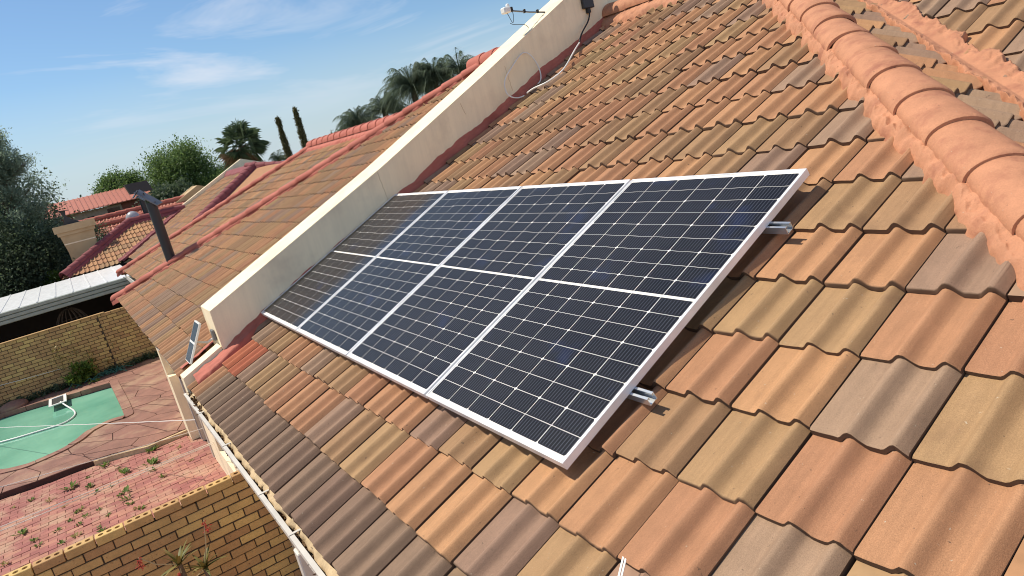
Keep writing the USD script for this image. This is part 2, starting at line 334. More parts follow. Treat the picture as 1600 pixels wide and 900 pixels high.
def tile_arrays(lod=0, L=0.405, thick=0.026, lift=0.028, seed=0):
    us = US if lod == 0 else A_([0.0, 0.088, 0.132, 0.195, 0.228, 0.270, 0.301])
    r = rng(seed); hs = prof(us) + (meshkit.fbm(np.stack([us * 60, 0 * us, 0 * us + seed * 7.3], 1), 2) - 0.5) * 0.002
    n = len(us); rows = []
    chip = (meshkit.fbm(np.stack([us * 90, 0 * us + seed, 0 * us], 1), 3, seed) - 0.5) * 0.005
    for v, dh in ((0.0 + chip, -thick), (0.0 + chip, -0.005), (0.007 + 0 * us, 0.0), (L + 0 * us, 0.0)) if lod == 0 else ((0 * us, -thick), (0 * us, 0.0), (L + 0 * us, 0.0)):
        rows.append(np.stack([us, v, hs + dh + lift * (1 - v / L)], 1))
    P = np.array(rows); b = MB().grid(P[:, :, :])
    b.f[0] = b.f[0][:, ::-1]
    # side skirts
    for k in (0, n - 1):
        e = P[:, k]; top = e[1:]; low = top + [0, 0, -thick]
        q = np.vstack([top, low]); m = len(top)
        f = [(i, i + 1, m + i + 1, m + i) for i in range(m - 1)]
        b.add(q, f if k else [t[::-1] for t in f])
    m = b.mesh()
    # the grid's winding: make the top face up
    if m.face_normals[m.faces.shape[0] // 3][2] < 0 and m.face_normals[:, 2].sum() < 0: m.faces = m.faces[:, ::-1]
    return m


TV = [meshkit.arrays(tile_arrays(0, seed=s), 50) for s in range(8)]
TLOD = tile_arrays(1)
TLODA = meshkit.arrays(TLOD, 38)


class Slope:
    def __init__(s, o, V, N, u0=0.0, v0=0.0, g=G, cw=CW):
        s.o, s.V, s.N = A_(o, float), A_(V, float), A_(N, float); s.U = np.cross(s.V, s.N); s.u0, s.v0, s.g, s.cw = u0, v0, g, cw

    def at(s, u, v, h=0.0): return s.o + np.multiply.outer(u, s.U) + np.multiply.outer(v, s.V) + np.multiply.outer(h, s.N)


def edge_of(n, sl): return np.clip((np.maximum(-(n @ sl.V), np.abs(n @ sl.U)) - 0.8) / 0.15, 0, 1)  # front lips and side skirts, which take the painted shade


def tiles(sl, ij, parent, clips, colour, nmax, hide=None, seed=1, vis=True):
    """Lays tiles (i, j) on a slope. clips: (point, normal) half spaces to keep. The largest nmax in view become parts, the rest one part."""
    r = rng(seed); root = base_of(str(parent.GetPath())); todo = []
    for i, j in ij:
        c = sl.at(sl.u0 + (i + 0.5) * sl.cw, sl.v0 + (j + 0.5) * sl.g)
        d = min([np.dot(c - p, n) for p, n in clips] + [9])
        if d < -0.26: continue
        q = px(c); inside = q[2] > 0.2 and -60 < q[0] < 1660 and -60 < q[1] < 960
        a, b = px(sl.at(sl.u0 + i * sl.cw, sl.v0 + j * sl.g)), px(sl.at(sl.u0 + (i + 1) * sl.cw, sl.v0 + (j + 1) * sl.g))
        e = px(sl.at(sl.u0 + (i + 1) * sl.cw, sl.v0 + j * sl.g))
        area = abs(np.cross(b[:2] - a[:2], e[:2] - a[:2])) if inside else 0
        if hide is not None and hide(c): area *= 0.02
        todo.append((area, i, j, d))
    todo.sort(key=lambda t: -t[0])
    chosen = {(t[1], t[2]) for t in todo[:nmax] if t[0] > 25}
    todo.sort(key=lambda t: (t[2], t[1]))
    RV, RF, RN, RC, RE, rn = [], [], [], [], [], 0
    for area, i, j, d in todo:
        k = colour(i, j, r); var = int(r.integers(len(TV)))
        big = (i, j) in chosen
        v, f, n = TV[var] if (big or area > 45) else TLODA
        jit = r.normal(0, 1, 4)
        o = sl.at(sl.u0 + i * sl.cw + jit[0] * 0.0014, sl.v0 + j * sl.g + jit[1] * 0.0045, -0.024 + jit[2] * 0.0020)
        ang = jit[3] * 0.005; U = sl.U * math.cos(ang) + sl.V * math.sin(ang); V = np.cross(sl.N, U)
        w = o + v @ A_([U, V, sl.N]); wn = n @ A_([U, V, sl.N])
        if d < 0.26:
            m = trimesh.Trimesh(w, f, process=False)
            for p, nn in clips:
                if np.min((w - p) @ nn) < 0:
                    try: m = trimesh.intersections.slice_mesh_plane(m, nn, p)
                    except Exception: m = None
                    if m is None or len(m.faces) < 3: m = None; break
            if m is None: continue
            w, f, wn = meshkit.arrays(m, 50)
        if big:
            pth = numbered(str(parent.GetPath()), 'roof_tile'); g = UsdGeom.Mesh.Define(stage, pth)
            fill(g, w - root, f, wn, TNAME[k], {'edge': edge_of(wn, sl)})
        else:
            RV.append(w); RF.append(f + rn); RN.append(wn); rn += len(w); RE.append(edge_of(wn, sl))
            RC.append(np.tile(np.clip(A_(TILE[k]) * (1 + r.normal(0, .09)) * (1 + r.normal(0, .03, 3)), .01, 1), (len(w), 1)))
    if rn:
        g = UsdGeom.Mesh.Define(stage, numbered(str(parent.GetPath()), 'roof_tiles')); setd(g.GetPrim(), kind='stuff')
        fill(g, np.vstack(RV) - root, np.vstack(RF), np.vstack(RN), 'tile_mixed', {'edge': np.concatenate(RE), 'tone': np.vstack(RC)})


def palette(w, table=None):
    ks = list(w); ps = A_([w[k] for k in ks], float); ps /= ps.sum()

    def f(i, j, r):
        x = ks[int(r.choice(len(ks), p=ps))]
        return (table or {}).get((i, j), x)
    return f


MIX = {'b': 0.33, 't': 0.51, 'g': 0.16}
TC = {(-1, 0): 't', (0, 0): 't', (1, 0): 'g', (-1, 1): 'b', (0, 1): 'b', (1, 1): 'b', (-2, 1): 'b', (-2, 2): 't', (-1, 2): 't', (0, 2): 'g', (-4, 3): 'b', (-3, 3): 'b', (-2, 3): 'g', (-1, 3): 't', (-2, 4): 'g', (-3, 4): 't', (-4, 4): 't', (-5, 4): 't',
      (-5, 3): 'b', (-6, 3): 'b', (-7, 3): 't', (-2, 5): 'g', (-3, 5): 'b', (-4, 5): 'g', (-5, 5): 't', (-3, 6): 'g', (-4, 6): 't', (-5, 6): 'b', (-6, 6): 't', (-1, -1): 'b', (0, -1): 'b', (1, -1): 't', (2, -1): 't', (-1, -2): 't', (0, -2): 't', (1, -2): 'g', (2, -2): 'b', (3, -2): 'b',
      (-2, -3): 't', (-1, -3): 'b', (0, -3): 'b', (1, -3): 't', (2, -3): 't', (3, -3): 't', (-1, -4): 't', (0, -4): 't', (1, -4): 'g', (2, -4): 'b', (-2, -4): 't', (-3, -4): 'b', (-4, -4): 'b', (-5, -4): 'g', (-6, -4): 't', (-7, -4): 't', (-8, -4): 't', (-9, -4): 'b', (-10, -4): 'b',
      (-11, -4): 'g', (-12, -4): 't', (-13, -4): 't', (-14, -4): 'b', (-15, -4): 'b', (-16, -4): 'g', (-7, -5): 'b', (-6, -5): 'b', (-5, -5): 't', (-4, -5): 't', (-3, -5): 't', (-2, -5): 'g', (-1, -5): 'b', (0, -5): 'g', (1, -5): 'b', (-8, -5): 'g', (-9, -5): 't', (-10, -5): 't',
      (-11, -5): 't', (-12, -5): 'b', (-13, -5): 'b', (-14, -5): 'g', (-15, -5): 'o', (-16, -5): 'o', (-17, -5): 'g', (-17, -6): 't', (-16, -6): 't', (-15, -6): 'd'}
for i in range(-14, 10): TC[(i, -6)] = 'd'


def slab(name, sl, poly, parent, h=-0.045, t=0.05, m='underlay', **k):
    b = MB(); b.prism(poly, sl.o + sl.N * (h - t), sl.U, sl.V, sl.N * t); return obj(name, b, m, parent, **k)


def cap_ridge(parent, P0, P1, side, spacing, m, w=0.13, hgt=0.125, lift=0.05, n=None, seed=0, big=True, up=None):
    """Half round ridge tiles from P0 (low) to P1 (high); the lower end of each is the wider and laps over the one below."""
    P0, P1 = A_(P0, float), A_(P1, float); L = np.linalg.norm(P1 - P0); A = (P1 - P0) / L; B = A_(side, float); B -= A * np.dot(A, B); B /= np.linalg.norm(B); C = np.cross(A, B)
    if C[2] < 0: C = -C
    r = rng(seed); n = int(L / spacing) + 1; K = 18 if big else 9
    for i in range(n):
        s0 = i * spacing; b = MB(); a = np.linspace(-1.72, 1.72, K)
        rows = []
        jx, jy = r.normal(0, 0.004, 2) if big else (0, 0)
        for s, q, e in ((s0, 1.0, -0.015), (s0 + 0.002, 1.055, 0.0), (s0 + 0.016, 1.075, 0.004), (s0 + spacing * 0.5, 1.03, 0.0), (s0 + spacing + 0.04, 0.96, -0.004)):
            rows.append(P0 + A * s + np.outer(np.sin(a) * w * q + jx, B) + np.outer(np.cos(a) * hgt * q + lift + e + jy, C))
        P = np.array(rows)
        b.grid(P)
        mm = b.mesh()
        if np.dot(mm.face_normals.mean(0), C) < 0: mm.faces = mm.faces[:, ::-1]
        obj('ridge_tile', mm, m, parent, smooth=40)


def mortar_bed(name, parent, P0, P1, side, m, slopes=(-0.30, -0.30), half=(0.21, 0.2), bulge=0.09, thick=0.05, step=0.012, nw=44, seed=0, rag=0.05, rough_=0.02, **k):
    P0, P1 = A_(P0, float), A_(P1, float); L = np.linalg.norm(P1 - P0); A = (P1 - P0) / L; B = A_(side, float); B -= A * np.dot(A, B); B /= np.linalg.norm(B)
    C = np.cross(A, B); C = C if C[2] > 0 else -C
    S = np.arange(0, L, step); T = np.linspace(-1, 1, nw); s, t = np.meshgrid(S, T, indexing='ij')
    e = np.where(t < 0, half[0], half[1]); f1 = meshkit.fbm(np.stack([s * 7, t * 0 + np.sign(t) * 3.7, 0 * s + seed], -1), 4, seed)
    e = e * (1 + (f1 - 0.5) * 2 * rag / e * 1.4)
    w = t * e
    sf = np.where(w < 0, slopes[0], slopes[1]) * np.abs(w)
    lump = (meshkit.fbm(np.stack([s * 22, w * 22, 0 * s + seed], -1), 4, seed + 5) - 0.5) * 2 * rough_ * np.clip(np.abs(t) * 2 - 0.5, 0, 1)
    edge = np.clip((1 - np.abs(t)) / 0.14, 0, 1) ** 0.5
    h = sf + bulge * np.exp(-(w / 0.11) ** 2) + thick * edge - 0.03 * (1 - edge) + lump * edge
    P = P0 + s[..., None] * A + w[..., None] * B + h[..., None] * C
    mm = MB().grid(P).mesh()
    if np.dot(mm.face_normals.mean(0), C) < 0: mm.faces = mm.faces[:, ::-1]
    return obj(name, mm, m, parent, smooth=True, **k)


# ================================================================== the ground
b = MB(); n = 60; xs = np.concatenate([-np.geomspace(400, 20, 12), np.linspace(-19, 19, 9), np.geomspace(20, 400, 12)])
X, Y = np.meshgrid(xs - 8, xs, indexing='ij'); b.grid(np.stack([X, Y, 0 * X + ZG - 0.12], -1)); mm = b.mesh()
if mm.face_normals[0][2] < 0: mm.faces = mm.faces[:, ::-1]
obj('ground', mm, 'dry_ground', label='dry earth and grass around the houses', cat='ground', kind='structure')

# ================================================================== near house
K0, KV, YR = 0.93, 1.60, 3.85
nV, nN = (0, CS, SN), (0, -SN, CS)
main = Slope((0, 0, 0), nV, nN)
strip = Slope((0.14, 0, TN * (K0 - 0.14)), (-CS, 0, SN), (SN, 0, CS), u0=0.07)
sback = Slope(A_(nN) * -0.26, nV, nN, u0=0.10, v0=0.152)
H1 = thing('tiled_house', 'nearest house, its buff and terracotta tiled roof carrying the four solar panels', 'house', (-1.0, 0.0, ZG))
s2 = math.sqrt(0.5)
hipk = (A_([K0, 0, 0]), A_([-s2, -s2, 0])); hipk2 = (A_([K0, 0, 0]), A_([s2, s2, 0])); valk = (A_([KV + 0.02, 0, 0]), A_([-s2, -s2, 0])); valk2 = (A_([KV - 0.02, 0, 0]), A_([s2, s2, 0]))
wallk = (A_([-4.985, 0, 0]), A_([1.0, 0, 0])); rk = (A_([0, YR, 0]), A_([0, -1.0, 0])); rk2 = (A_([0, 5.6, 0]), A_([0, -1.0, 0]))
EV = -6 * G
sl1 = slab('roof_slope', main, [(-5.0, EV + 0.05), (K0 - (EV + .05) * CS, EV + 0.05), (K0 - YR, YR / CS), (-5.0, YR / CS)], H1)
panel_zone = lambda c: -4.8 < c[0] < -0.55 and -0.85 < (c[1] / CS) < 0.35
tiles(main, [(i, j) for j in range(-6, 13) for i in range(-17, 9)], sl1, [hipk, wallk, rk], palette(MIX, TC), 222, hide=panel_zone, seed=11)
sl2 = slab('roof_slope', strip, [(-1.75, -2.76), (-1.08, -2.76), (4.8, 3.63), (4.13, 3.63)], H1, h=-0.05)
tiles(strip, [(i, j) for j in range(-2, 10) for i in range(-3, 16)], sl2, [hipk2, valk, (A_([0, 4.2, 0]), A_([0, -1.0, 0]))], palette({'b': .3, 't': .2, 'g': .5}), 26, seed=5)
sl3 = slab('roof_slope', sback, [(-2.6, 4.5), (-0.5, 2.0), (2.2, -0.8), (3.0, -0.8), (3.0, 6.2), (-2.6, 6.2)], H1, h=-0.05)
tiles(sback, [(i, j) for j in range(-2, 18) for i in range(-9, 9)], sl3, [valk2, rk2], palette({'b': .4, 't': .35, 'g': .25}, {(-2, 7): 'b', (-2, 6): 't', (-1, 6): 'g', (-3, 8): 'g'}), 44, seed=8)


def hp(x, dz=0.0): return A_([x, K0 - x, TN * (K0 - x) + dz])


hm = mortar_bed('hip_mortar', H1, hp(2.7), hp(-2.95), (1, 1, 0), 'salmon_cement', half=(0.175, 0.125), bulge=0.055, thick=0.042, nw=72, step=0.009, seed=3, rag=0.035, rough_=0.028)
cap_ridge(hm, hp(2.65), hp(-2.9), (1, 1, 0), 0.372, 'salmon_cement', w=0.122, hgt=0.080, lift=0.030, seed=2)
tz = lambda y: TN * y
rm = mortar_bed('ridge_mortar', H1, (-5.0, YR, tz(YR)), (-2.85, YR, tz(YR)), (0, 1, 0), 'salmon_cement', slopes=(-TN, -TN), half=(0.24, 0.22), bulge=0.10, thick=0.055, seed=6, rag=0.05)
cap_ridge(rm, (-5.0, YR, tz(YR)), (-2.95, YR, tz(YR)), (0, 1, 0), 0.37, 'salmon_cement', w=0.135, hgt=0.115, lift=0.06, seed=4)
vz = lambda x: A_([x, KV - x, TN * (K0 - x)])
mortar_bed('valley_mortar', H1, vz(2.3), vz(-3.4), (1, 1, 0), 'salmon_cement', slopes=(0.30, 0.30), half=(0.06, 0.125), bulge=0.0, thick=0.04, seed=9, rag=0.04, rough_=0.026)
# walls under the eave, fascia, gutter
b = MB(); b.box((-5.0, -1.35, ZG), (3.2, -1.12, -0.80)); obj('wall', b, 'cream_plaster', H1)
b = MB(); b.box((-5.0, EV * CS + 0.055, -0.98), (3.4, EV * CS + 0.075, -0.815)); fas = obj('fascia', b, 'white_paint', H1)
b = MB(); b.box((-5.0, EV * CS + 0.076, -0.97), (3.3, -1.352, -0.955)); obj('soffit', b, 'white_paint', H1)
gy0, gy1, gz = -1.826, -1.752, -0.898
b = MB(); b.prism([(gy1, gz + 0.085), (gy1, gz), (gy0 + .012, gz), (gy0, gz + 0.012), (gy0, gz + 0.072), (gy0 - 0.012, gz + 0.078), (gy0 - .012, gz + .09), (gy0 + .012, gz + .09), (gy0 + .012, gz + .018), (gy0 + .02, gz + .008), (gy1 - .01, gz + .008), (gy1 - .01, gz + .085)],
                  (-5.06, 0, 0), (0, 1, 0), (0, 0, 1), (8.4, 0, 0)); gut = obj('gutter', b, 'white_paint', H1)
for x in (-4.3, -3.35, -2.35, -1.75, -0.9):
    b = MB(); b.box((x, gy0 - 0.014, gz + 0.091), (x + 0.018, gy1 + .01, gz + 0.094)); obj('gutter_bracket', b, 'white_paint', gut)
obj('downpipe', rbox((-1.78, -1.835, ZG), (-1.70, -1.765, gz - 0.002), .006), 'white_paint', H1)
r = rng(21)
S = np.arange(-4.95, 3.0, 0.008); T = np.linspace(0, 1, 9); q, t = np.meshgrid(S, T, indexing='ij')
lump = meshkit.fbm(np.stack([q * 9, t * 1.5, 0 * q], -1), 4, 3) - .5
yy = EV * CS + 0.05 - (0.062 + .05 * lump) * np.sin(t * 2.2); zz = -0.775 - 0.075 * t + .02 * lump
mm = MB().grid(np.stack([q, yy, zz], -1)).mesh()
if mm.face_normals.mean(0)[1] > 0: mm.faces = mm.faces[:, ::-1]
obj('eave_bedding', mm, 'bedding_mortar', H1, smooth=True)
b = MB()
for k in range(900):
    x = r.uniform(-5, -1.0) if k > 200 else r.uniform(-5, -4.3); c = A_([x, r.uniform(gy0 + .01, gy1 - .005), gz + .045 + abs(r.normal(0, .012)) + (0.03 if k < 200 else 0.0)])
    d = r.normal(0, 1, 3) * [1, 1, .35]; d /= np.linalg.norm(d); e = np.cross(d, r.normal(0, 1, 3)); e /= np.linalg.norm(e); l = r.uniform(.012, .04)
    b.add([c - d * l, c + e * l * .35, c + d * l, c - e * l * .35], [(0, 1, 2, 3)])
obj('dry_leaves', b, 'dead_leaf', label='brown dry leaves lying in the white gutter', cat='leaves', kind='stuff')

# ------------------------------------------------------------------ party wall running up the roof
PW = thing('party_wall', 'long cream plastered parapet wall climbing the roof beside the solar panels', 'wall', (-5.12, -1.4, ZG))
TOPZ = 0.39 / CS


XO = -5.46
WT = [(-1.42, .39), (.5, .40), (1.9, .46), (3.2, .54), (5.6, .66)]


def para(b, x0, x1, bot): b.prism([(-1.42, TN * -1.42 + bot), (5.6, TN * 5.6 + bot)] + [(y, TN * y + h / CS) for y, h in WT[::-1]], (x0, 0, 0), (0, 1, 0), (0, 0, 1), (x1 - x0, 0, 0)); return b


pb = para(MB(), XO, -5.0, -1.2)
body = obj('wall_body', pb, 'cream_plaster', PW)
for y, l in ((0.45, .30), (2.20, .27), (1.55, .12)):
    pts = [(-4.9995, y + 0.004 * math.sin(k * 2.7) + 0.004 * k, TN * y + .42 - k * l / 8) for k in range(9)]
    b = MB().tube(pts, 0.0016, 5); obj('crack', b, 'tan_plaster', body)
b = MB(); b.prism([(-1.80, -0.98), (-1.425, -0.98), (-1.425, TN * -1.425 + .095), (-1.80, TN * -1.80 + .095)], (-5.20, 0, 0), (0, 1, 0), (0, 0, 1), (0.185, 0, 0)); obj('lower_block', b, 'cream_plaster', PW)
b = MB(); b.box((-5.28, -1.40, ZG), (-5.02, -1.10, -0.99)); obj('pier', b, 'cream_plaster', PW)


def fillet(y0, y1, sgn, xw, name, m, seed, w=0.035, hgt=0.062):
    S = np.arange(y0, y1, 0.012); T = np.linspace(0, 1, 16); s, t = np.meshgrid(S, T, indexing='ij')
    f = meshkit.fbm(np.stack([s * 5, 0 * s + seed, 0 * s], -1), 4, seed) - 0.5; low = np.exp(-(np.maximum(s + 1.55, 0) / .5) ** 2); ww = (w + 0.13 * low) * (1 + 0.7 * f); hg = hgt * (1 - .75 * low) + 0.05 * f
    l = (meshkit.fbm(np.stack([s * 14, t * 4, 0 * s + seed], -1), 3) - .5) * 0.02
    x = xw + sgn * t * ww; h = hg * (1 - t) ** 1.4 + 0.055 * np.clip((1 - t) / .15, 0, 1) ** .5 - 0.02 + l * np.clip((1 - t) / .1, 0, 1)
    mm = MB().grid(np.stack([x, s - h * SN * 0, TN * s + h / CS], -1)).mesh()
    if mm.face_normals.mean(0)[2] < 0: mm.faces = mm.faces[:, ::-1]
    return obj(name, mm, m, PW, smooth=True)


fillet(-1.72, 4.2, 1, -5.0, 'cement_flashing', 'red_cement', 4)
fillet(-1.75, 4.6, -1, XO, 'cement_flashing', 'red_cement', 7, w=0.07)

# ------------------------------------------------------------------ solar panels
Rp = A_([[0.99992057, 0.01260234, -0.00018538], [-0.01260371, 0.99981241, -0.01470681], [0.0, 0.01470798, 0.99989183]])   # columns: the panels' axes in roof coordinates
roof3 = A_([main.U, main.V, main.N])
PU, PV, PN = (Rp.T @ roof3)
P0 = A_([-4.97313, -1.06864, 0.09492]) @ roof3
PWD, PHT, GAP = 1.134, 1.722, 0.02


def panel_at(k): return P0 + PU * k * (PWD + GAP)


def place(prim, o):
    m = np.eye(4); m[0, :3], m[1, :3], m[2, :3], m[3, :3] = PU, PV, PN, o
    x = UsdGeom.Xformable(prim); x.ClearXformOpOrder(); x.AddTransformOp().Set(Gf.Matrix4d(*m.ravel().tolist()))


PLAB = ['solar panel farthest away, its edge against the cream parapet wall', 'second solar panel from the cream parapet wall', 'third solar panel from the cream parapet wall, next to the nearest one', 'nearest and largest looking solar panel, rail ends sticking out from under it']
pp = numbered('/World', 'solar_panel'); pr = UsdGeom.Xform.Define(stage, pp).GetPrim(); LOC[pp] = np.zeros(3)
setd(pr, PLAB[0], 'solar panel', 'solar panels in a row on the tiled roof'); place(pr, panel_at(0))
b = MB(); lp, d = 0.011, 0.035
out = [(0, 0), (PWD, 0), (PWD, PHT), (0, PHT)]; ins = [(lp, lp), (PWD - lp, lp), (PWD - lp, PHT - lp), (lp, PHT - lp)]
in2 = [(0.03, 0.03), (PWD - .03, .03), (PWD - .03, PHT - .03), (.03, PHT - .03)]; ch = 0.0012
ou2 = [(ch, ch), (PWD - ch, ch), (PWD - ch, PHT - ch), (ch, PHT - ch)]
rings = [[(*p, -d) for p in in2], [(*p, -d) for p in out], [(*p, -ch) for p in out], [(*p, 0) for p in ou2], [(*p, 0) for p in ins], [(*p, -0.0035) for p in ins]]
v = A_(sum(rings, [])); f = []
for a in range(5):
    for k in range(4): f.append((a * 4 + k, a * 4 + (k + 1) % 4, a * 4 + 4 + (k + 1) % 4, a * 4 + 4 + k))
b.add(v, f); obj('frame', b, 'frame_aluminium', pr)
b = MB(); b.box((0.006, 0.006, -0.0065), (PWD - 0.006, PHT - 0.006, -0.0038)); obj('backsheet', b, 'backsheet_white', pr)
b = MB(); z = -0.0022; b.add([(lp + .0003, lp + .0003, z), (PWD - lp - .0003, lp + .0003, z), (PWD - lp - .0003, PHT - lp - .0003, z), (lp + .0003, PHT - lp - .0003, z)], [(0, 1, 2, 3)]); obj('glass_pane', b, 'panel_glass', pr)
cw_, chh, pu, pv_ = 0.1790, 0.0892, 0.1832, 0.0918
mx = (PWD - 6 * pu + (pu - cw_)) / 2; my = (PHT - 18 * pv_ - 0.013 + (pv_ - chh)) / 2
for j in range(18):
    for i in range(6):
        x, y = mx + i * pu, my + j * pv_ + (0.013 if j >= 9 else 0.0); c = 0.007; z = -0.0031; zb = -0.0037
        lowc = j % 2 == 0
        q = [(x, y), (x + cw_, y), (x + cw_, y + chh), (x, y + chh)]
        pol = [(x + c, y), (x + cw_ - c, y), (x + cw_, y + c), (x + cw_, y + chh), (x, y + chh), (x, y + c)] if lowc else [(x, y), (x + cw_, y), (x + cw_, y + chh - c), (x + cw_ - c, y + chh), (x + c, y + chh), (x, y + chh - c)]
        n = 6; v = [(*p, z) for p in pol] + [(*p, zb) for p in pol]; f = [(0, k, k + 1) for k in range(1, 5)]
        for k in range(n): f += [(k, n + k, n + (k + 1) % n), (k, n + (k + 1) % n, (k + 1) % n)]
        obj('cell', (A_(v), A_(f)), 'solar_cell', pr)
for k in range(1, 4):
    q = UsdGeom.Xform.Define(stage, numbered('/World', 'solar_panel')).GetPrim(); q.GetReferences().AddInternalReference(pp); q.SetInstanceable(True)
    setd(q, PLAB[k], 'solar panel', 'solar panels in a row on the tiled roof'); place(q, panel_at(k))
# rails, hooks, clamps
LW = 4 * PWD + 3 * GAP
for vv, lab in ((0.395, 'lower galvanised channel rail sticking out from under the nearest solar panel'), (1.375, 'upper galvanised channel rail sticking out from under the nearest solar panel')):
    t = thing('mounting_rail', lab, 'rail', P0 + PU * (LW / 2) + PV * vv, 'rails carrying the solar panels')
    o = P0 + PV * vv - PN * 0.0355; u0, u1 = 0.05, LW + 0.095; b = MB(); w, hgt, th = 0.041, 0.034, 0.0028
    c2 = [(-w / 2, -hgt), (w / 2, -hgt), (w / 2, 0), (w / 2 - .011, 0), (w / 2 - .011, -.009), (w / 2 - .011 + th, -.009), (w / 2 - .011 + th, -th), (w / 2 - th, -th), (w / 2 - th, -hgt + th), (-w / 2 + th, -hgt + th), (-w / 2 + th, -th), (-w / 2 + .011 - th, -th), (-w / 2 + .011 - th, -.009), (-w / 2 + .011, -.009), (-w / 2 + .011, 0), (-w / 2, 0)]
    b.prism(c2, o + PU * u0, PV, PN, PU * (u1 - u0)); obj('channel', b, 'galvanised_steel', t)
    for x in (LW - 0.28, LW - 1.9, LW - 3.4):
        b = MB(); b.obox(o + PU * x + PV * -.055 - PN * .06, PU * .035, PV * .004, PN * .06); b.obox(o + PU * x + PV * -.055 - PN * .064, PU * .035, PV * .16, PN * .004); obj('roof_hook', b, 'galvanised_steel', t)

# ------------------------------------------------------------------ bits on the roof by the parapet
t = thing('signal_antenna', 'small white antenna head on a thin arm clamped to the top of the parapet', 'antenna', (-5.15, 2.95, 1.6))
b = MB().tube([(-5.17, 3.02, 1.86), (-5.16, 2.8, 1.885), (-5.15, 2.56, 1.925)], 0.009, 8); obj('arm', b, 'grey_metal', t)
obj('head', rbox((-5.19, 2.43, 1.905), (-5.10, 2.52, 1.97), 0.012), 'white_plastic', t)
b = MB().tm(trimesh.creation.icosphere(2, 0.022)); b.v[0] = b.v[0] + A_([-5.15, 2.515, 1.985]); obj('cap', b, 'white_plastic', t, smooth=True)
obj('joint', rbox((-5.175, 2.525, 1.915), (-5.125, 2.565, 1.965), 0.006), 'black_rubber', t)
for x in (2.72, 2.9): obj('clamp', rbox((-5.175, x, 1.86 + (2.9 - x) * .13), (-5.14, x + .02, 1.90 + (2.9 - x) * .13), 0.004), 'black_rubber', t)
for k, pts in enumerate([[(-5.14, 2.47, 1.91), (-5.13, 2.50, 1.84), (-5.14, 2.53, 1.80), (-5.14, 2.555, 1.86), (-5.15, 2.56, 1.92)], [(-5.15, 2.5, 1.80), (-5.16, 2.60, 1.775), (-5.18, 2.72, 1.76), (-5.2, 2.78, 1.70)]]):
    obj('lead', MB().tube(spline(pts, 24), 0.0035, 5), 'black_rubber', t)
b = MB().tube([(-4.985, 3.50, 1.75), (-4.985, 3.5, 2.2)], 0.03, 10); t = thing('black_conduit', 'black conduit and bracket on the parapet face at the top edge of the picture', 'conduit', (-4.98, 3.5, 1.8)); obj('pipe', b, 'black_rubber', t)
obj('bracket', rbox((-5.0, 3.42, 1.80), (-4.95, 3.58, 1.98), 0.008), 'black_metal', t)
cp = [(-4.97, 3.50, 1.77), (-4.96, 3.46, 1.68), (-4.93, 3.36, 1.60), (-4.86, 3.22, 1.515), (-4.80, 3.12, 1.43)]
obj('black_cable', MB().tube(spline(cp, 40), 0.009, 6), 'black_rubber', label='thin black cable dropping from the parapet to the tiles', cat='cable', smooth=True)
R = lambda u, v, h: tuple(A_([u, v, h]) @ roof3)
cp = [(-4.80, 3.12, 1.43), R(-4.70, 3.20, .08), R(-4.56, 2.93, .065), R(-4.52, 2.78, .06), R(-4.60, 2.62, .06), R(-4.76, 2.55, .06), R(-4.82, 2.50, .05)]
obj('white_cable', MB().tube(spline(cp, 60), 0.009, 6), 'white_plastic', label='white cable curling down over the tiles near the parapet, lower end of the loop', cat='cable', smooth=True)
cp = [R(-4.90, 2.74, .03), R(-4.95, 2.90, .20), R(-4.97, 2.86, .36), R(-4.97, 2.62, .34), R(-4.96, 2.42, .26), R(-4.93, 2.36, .14), R(-4.90, 2.42, .06), R(-4.84, 2.47, .045)]
obj('white_cable', MB().tube(spline(cp, 70), 0.007, 6), 'white_plastic', label='thin white cable looping up in front of the parapet face', cat='cable', smooth=True)
# small solar light on its arm at the wall end
t = thing('small_solar_light', 'small white framed solar plate on an arm at the low end of the parapet', 'solar light', (-5.4, -1.6, -0.5))
c = A_([-5.46, -1.585, -0.475]); Ld = A_([0, -0.5, -0.866]); Wd = A_([1.0, 0, 0]); Nn = np.cross(Wd, Ld); Nn = -Nn if Nn[1] > 0 else Nn; hw, hl = 0.13, 0.19
b = MB(); b.obox(c - Wd * hw - Ld * hl - Nn * .012, Wd * 2 * hw, Ld * 2 * hl, Nn * .018); obj('frame', b, 'white_plastic', t)
for k in (-1, 1):
    b = MB(); b.obox(c - Wd * (hw - .016) + Ld * (k * hl / 2 - hl / 2 + .012) + Nn * .0062, Wd * 2 * (hw - .016), Ld * (hl - .02), Nn * .002); obj('cell', b, 'small_cell', t)
obj('arm', MB().tube([c - Nn * .015, c - Nn * .06 + A_([.05, .06, -.01]), (-5.16, -1.425, -0.44)], 0.011, 8), 'white_plastic', t)
obj('bracket', rbox((-5.22, -1.445, -0.47), (-5.12, -1.421, -0.37), 0.005), 'grey_metal', t)
# the end of a white strap sticking up
t = thing('white_strap', 'small white plastic strap end on the tiles at the bottom edge of the picture', 'strap', R(.07, -1.30, .03))
for k in (0, 1):
    b = MB(); b.obox(A_(R(.058 + k * .008, -1.292, .050 - k * .004)), A_(R(.0065, .0, 0)), A_(R(.075, -.16, -.012)), A_(R(0, .0, .003))); obj('strip', b, 'white_plastic', t)

